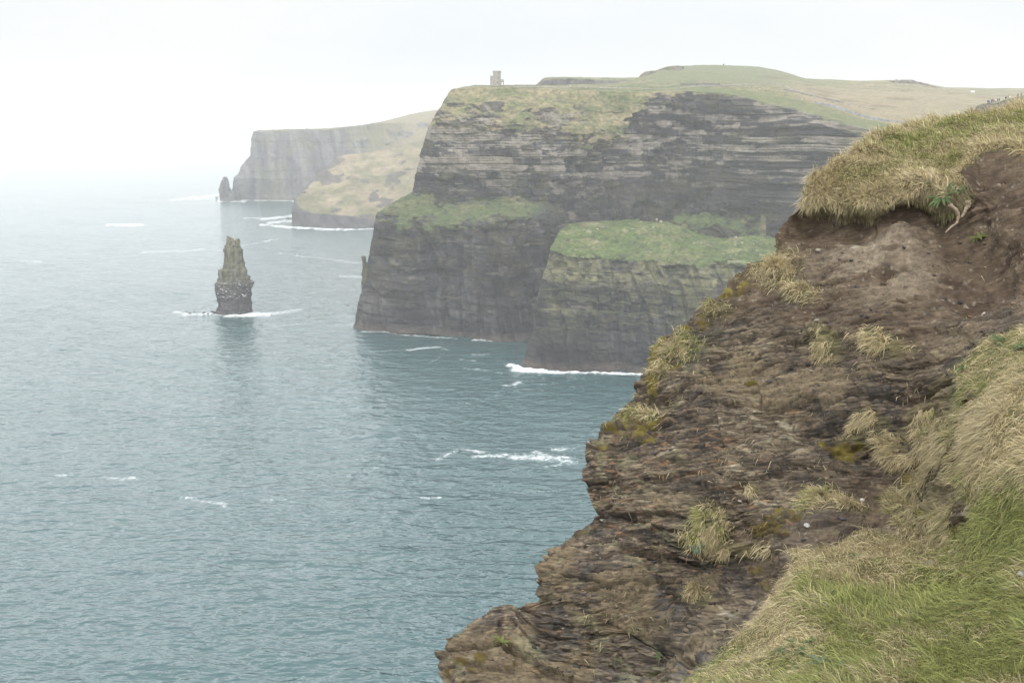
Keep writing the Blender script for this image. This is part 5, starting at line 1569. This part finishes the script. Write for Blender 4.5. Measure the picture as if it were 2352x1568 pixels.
# separate tufts on the face
for q_, (a, b_, ra, rb, lab) in enumerate(TUFTS):
    n = int(ra * rb * 1.15)
    rr_ = np.minimum(np.abs(rng.normal(0, .6, n)), 1.25 * rng.random(n) ** .3); th = rng.uniform(0, 2 * math.pi, n)
    u = a + ra * rr_ * np.cos(th); v = b_ + rb * rr_ * np.sin(th)
    u += 10 * fbm(u / 20, v / 20, 0, 940 + q_, 2)
    i, j, ok = sample_bank(u, v)
    ok &= fbm(Pb[i, j][:, 0] * 5, Pb[i, j][:, 1] * 5, Pb[i, j][:, 2] * 5, 970 + q_, 2) > -.25
    i, j = i[ok], j[ok]
    p = Pb[i, j]; nn_ = NBf[i, j] * .6 + up_ * .4
    f = flow_field(p, nn_, (-.5, -.5, -.6), 950 + q_)
    L_ = (.07 + .15 * rng.random(len(p))) * (1.45 if q_ == 0 else .9) * np.exp(-.35 * rr_[ok][:len(p)] ** 2)
    g_ = .42 if 'green' in lab or 'mossy' in lab or 'moss' in lab else .15
    ctr = p.mean(0)
    o = blades('grass_tuft', p - ctr, nn_, f, L_, .007 + .005 * rng.random(len(p)), blade_cols(p, np.full(len(p), g_), 960 + q_), np.clip(.45 + .25 * rng.normal(size=len(p)), .1, .95))
    o.location = ctr
    tag(o, lab, 'grass tuft', 'separate grass tufts on the rock face')


# ------------------------------------------------------------------ leafy plants
def leaf_strip(origin, direction, up, L_, w, droop):
    """one pointed leaf: 5 pairs of points"""
    side = np.cross(direction, up); side /= np.linalg.norm(side) + 1e-9
    pts = []
    for t_ in (0, .2, .45, .7, .9, 1.0):
        c0 = origin + direction * L_ * t_ + up * L_ * (.35 * t_ - droop * t_ * t_)
        ww = w * math.sin(math.pi * min(1, .12 + t_ * .88)) ** .8 + .0008
        fold = up * ww * .25
        pts += [c0 - side * ww + fold, c0 - up * ww * .05, c0 + side * ww + fold]
    return pts


def rosette(name, u, v, r, nleaf, wid, colr, label, group, layers=2, seed=0):
    i, j, ok = sample_bank(np.array([u]), np.array([v]))
    base = Pb[i[0], j[0]]; n = NBf[i[0], j[0]] * .5 + up_ * .5; n /= np.linalg.norm(n)
    root = bpy.data.objects.new(name, None); C.objects.link(root); root.location = base
    tag(root, label, 'plant', group)
    rr_ = np.random.default_rng(seed)
    t1 = np.cross(n, [1, 0, 0]); t1 /= np.linalg.norm(t1); t2 = np.cross(n, t1)
    for k in range(nleaf):
        a = k * 2.4 + rr_.uniform(-.3, .3)
        d_ = t1 * math.cos(a) + t2 * math.sin(a) + n * rr_.uniform(.1, .7)
        d_ /= np.linalg.norm(d_)
        pts = leaf_strip(n * .02, d_, n, r * rr_.uniform(.6, 1.1), wid, rr_.uniform(.3, .7))
        V = np.array(pts); f = []
        for s_ in range(5):
            b0 = s_ * 3
            f += [(b0, b0 + 1, b0 + 4, b0 + 3), (b0 + 1, b0 + 2, b0 + 5, b0 + 4)]
        cc = np.array(colr) * rr_.uniform(.75, 1.25)
        me = raw_mesh('leaf', V, [np.array(f)], {'Col': np.repeat(cc[None], len(V), 0)})
        link('leaf', me, M_blade, root)


for k, (u, v, r, nl, w, lab) in enumerate([
        (1825, 1492, .10, 9, .014, 'broad green rosette topmost in the cluster at the bottom edge'),
        (1800, 1510, .09, 8, .013, 'small rosette at the left of the cluster near the bottom'),
        (1850, 1515, .10, 9, .014, 'rosette in the middle of the bottom cluster'),
        (1868, 1490, .08, 7, .012, 'small rosette at the right of the bottom cluster'),
        (1890, 1540, .13, 10, .018, 'large grey green rosette at the bottom edge'),
        (1835, 1540, .10, 9, .014, 'rosette at the bottom left beside russet litter'),
        (1935, 1555, .12, 10, .016, 'bright green rosette lowest at the bottom edge'),
        (2300, 792, .16, 9, .02, 'leafy green dock on the upper turf of the right bank'),
        (2340, 800, .14, 8, .018, 'leafy dock at the right edge of the right bank'),
        (2215, 850, .12, 8, .014, 'pale green leafy plant at the left edge of the right bank'),
        (1960, 1292, .08, 8, .012, 'dark little rosette in the short grass behind the turf fold'),
        (1602, 1232, .16, 14, .018, 'curly bluish green plant at the left foot of the bushy tuft'),
        (2235, 533, .22, 16, .016, 'lone yellow green plant growing out of the bare brown earth'),
        (2128, 1000, .12, 12, .014, 'lime green plant at the foot of the rock face'),
        (2165, 463, .3, 22, .02, 'pale green leafy clump hanging from the turf lip above the roots'),
        (2200, 440, .2, 14, .016, 'small green clump right of the hanging clump on the lip'),
        (1960, 470, .25, 18, .018, 'green leafy clump hanging under the left part of the lip'),
        (1485, 1510 - 20, .08, 8, .012, 'tiny green plant on dark wet rock'),
        (1160, 1512, .22, 14, .02, 'yellow green starry plant on the lowest ledge')]):
    colr = (.085, .125, .05) if k not in (12, 13, 18) else (.14, .16, .05)
    if k in (4, 11): colr = (.11, .15, .10)
    r *= .75; w *= .8
    rosette('leafy_plant', u, v, r, nl, w, colr, lab, 'leafy plants on the bank', seed=k)


# ------------------------------------------------------------------ roots hanging from the lip
M_root = flat_mat('root_bark', (.27, .21, .15), .8, 30, .3, .4)


def tube(name, pts, rads, mat):
    pts = np.array(pts, float); n = len(pts); m_ = 8
    T = np.gradient(pts, axis=0); T /= np.linalg.norm(T, axis=1, keepdims=True)
    A = np.cross(T, [0.3, 1, 0.1]); A /= np.linalg.norm(A, axis=1, keepdims=True); B = np.cross(T, A)
    a = np.linspace(0, 2 * math.pi, m_, endpoint=False)
    V = pts[:, None] + np.array(rads)[:, None, None] * (A[:, None] * np.cos(a)[None, :, None] + B[:, None] * np.sin(a)[None, :, None])
    me = raw_mesh(name, V.reshape(-1, 3), [grid_faces(n, m_, wrap=True)])
    return link(name, me, mat)


for lab, pts in (('long thin pale root dangling below the turf lip', [(2160, 466), (2172, 478), (2176, 490), (2178, 505), (2174, 520), (2176, 535), (2173, 520 + 24)][:6]),
                 ('short thick pale root to the right of the long one', [(2204, 458), (2209, 468), (2214, 480), (2215, 492), (2212, 500)])):
    W = []
    for (a, b_) in pts:
        i, j, ok = sample_bank(np.array([a]), np.array([b_]))
        dd = Pb[i[0], j[0]][1] - .22
        W.append(unproj(a, b_, dd))
    W = np.array(W); W[:, 1] = np.interp(np.arange(len(W)), [0, len(W) - 1], [W[:, 1].min(), W[:, 1].min() + .05])
    W = resamp(W, np.linspace(0, len(W) - 1, 24), 0)
    rad = np.linspace(.024, .009, 24) if 'thin' in lab else np.linspace(.032, .014, 24)
    rad = rad * (1 + .2 * np.sin(np.arange(24) * 1.9))
    tag(tube('root', W, rad, M_root), lab, 'root', 'roots under the turf lip')

# ------------------------------------------------------------------ loose stones
for (u, v, r, colr, lab) in [(1977, 1161, .03, (.55, .53, .50), 'small white stone on the earth in the hollow'), (2140, 1308, .05, (.20, .19, .19), 'grey stone lying in the short grass of the near turf'),
                             (2350, 1318, .05, (.34, .34, .34), 'pale stone in the grass at the right edge'), (1860, 1222 + 3, .035, (.30, .29, .28), 'grey flat stone on the dirt left of the near turf'),
                             (2252, 694, .07, (.42, .38, .32), 'pale flat stone embedded in the dark earth at the right'), (1350 + 350, 1150, .03, (.33, .28, .22), 'tan flake lying on the rock face'),
                             (1955, 560 - 5, .10, (.26, .23, .18), 'wedge of pale rock under the left part of the lip')]:
    i, j, ok = sample_bank(np.array([u]), np.array([v]))
    pp_ = Pb[i[0], j[0]] + NBf[i[0], j[0]] * r * .3
    o = link('stone', boulder_mesh('stone', r, int(u), colr, .5, 2), M_ground)
    o.location = pp_; o.rotation_euler = (.3, .1, u % 6)
    tag(o, lab, 'stone', 'loose stones on the bank')
# shale chips scattered over the face, as one litter
n = 3000
u = rng.uniform(1050, 2400, n); v = rng.uniform(480, 1600, n)
i, j, ok = sample_bank(u, v)
ok &= (turf[i, j] < .1) & (moss[i, j] < .3)
i, j = i[ok], j[ok]
n = len(i)
p = Pb[i, j]; nn_ = NBf[i, j]
sz = .006 + .018 * rng.random(n) ** 3
ax = np.stack([np.ones(n), rng.normal(0, .3, n), -.16 + rng.normal(0, .15, n)], -1)
ax /= np.linalg.norm(ax, axis=1, keepdims=True)
ay = np.cross(nn_, ax); ay /= np.linalg.norm(ay, axis=1, keepdims=True)
az = np.cross(ax, ay)
cube = np.array([(sx_, sy_, sz_) for sz_ in (-1, 1) for sy_ in (-1, 1) for sx_ in (-1, 1)], float)
cf_ = np.array([(0, 2, 3, 1), (4, 5, 7, 6), (0, 1, 5, 4), (2, 6, 7, 3), (0, 4, 6, 2), (1, 3, 7, 5)])
jit = 1 + .35 * rng.normal(size=(n, 8, 3)) * .6
loc = cube[None] * jit * np.stack([sz * 1.6, sz * .8, sz * .4], -1)[:, None]
V = p[:, None] + loc[..., 0:1] * ax[:, None] + loc[..., 1:2] * ay[:, None] + loc[..., 2:3] * az[:, None]
pal = np.array([(.04, .035, .035), (.10, .078, .055), (.17, .135, .10), (.26, .235, .19), (.15, .08, .05), (.06, .056, .06)])
cc = pal[rng.choice(6, n, p=[.22, .36, .27, .04, .01, .10])] * (.8 + .4 * rng.random(n))[:, None]
me = raw_mesh('shale_chips', V.reshape(-1, 3), [(np.arange(n)[:, None, None] * 8 + cf_[None]).reshape(-1, 4)], {'Col': np.repeat(cc, 8, 0)}, shade=False)
o = link('shale_chips', me, M_ground)
tag(o, 'loose flakes of shale scattered over the rock face', 'shale chips', kind='stuff')

# ================================================================== HAZE
bm = bmesh.new()
add_box(bm, (0, 14000, (275 - 7) / 2), (60000, 34000, 275 + 7))
m_h = bpy.data.materials.new('haze_air'); m_h.use_nodes = True
t = m_h.node_tree; t.nodes.clear()
pv = node(t, 'ShaderNodeVolumePrincipled')
pv.inputs['Color'].default_value = (0.985, 0.99, 1.0, 1)
pv.inputs['Density'].default_value = 0.00015
pv.inputs['Anisotropy'].default_value = 0.0
out = node(t, 'ShaderNodeOutputMaterial')
t.links.new(pv.outputs[0], out.inputs['Volume'])
hz_o = bm_obj('haze', bm, m_h)
tag(hz_o, 'pale sea haze', 'haze', kind='stuff')
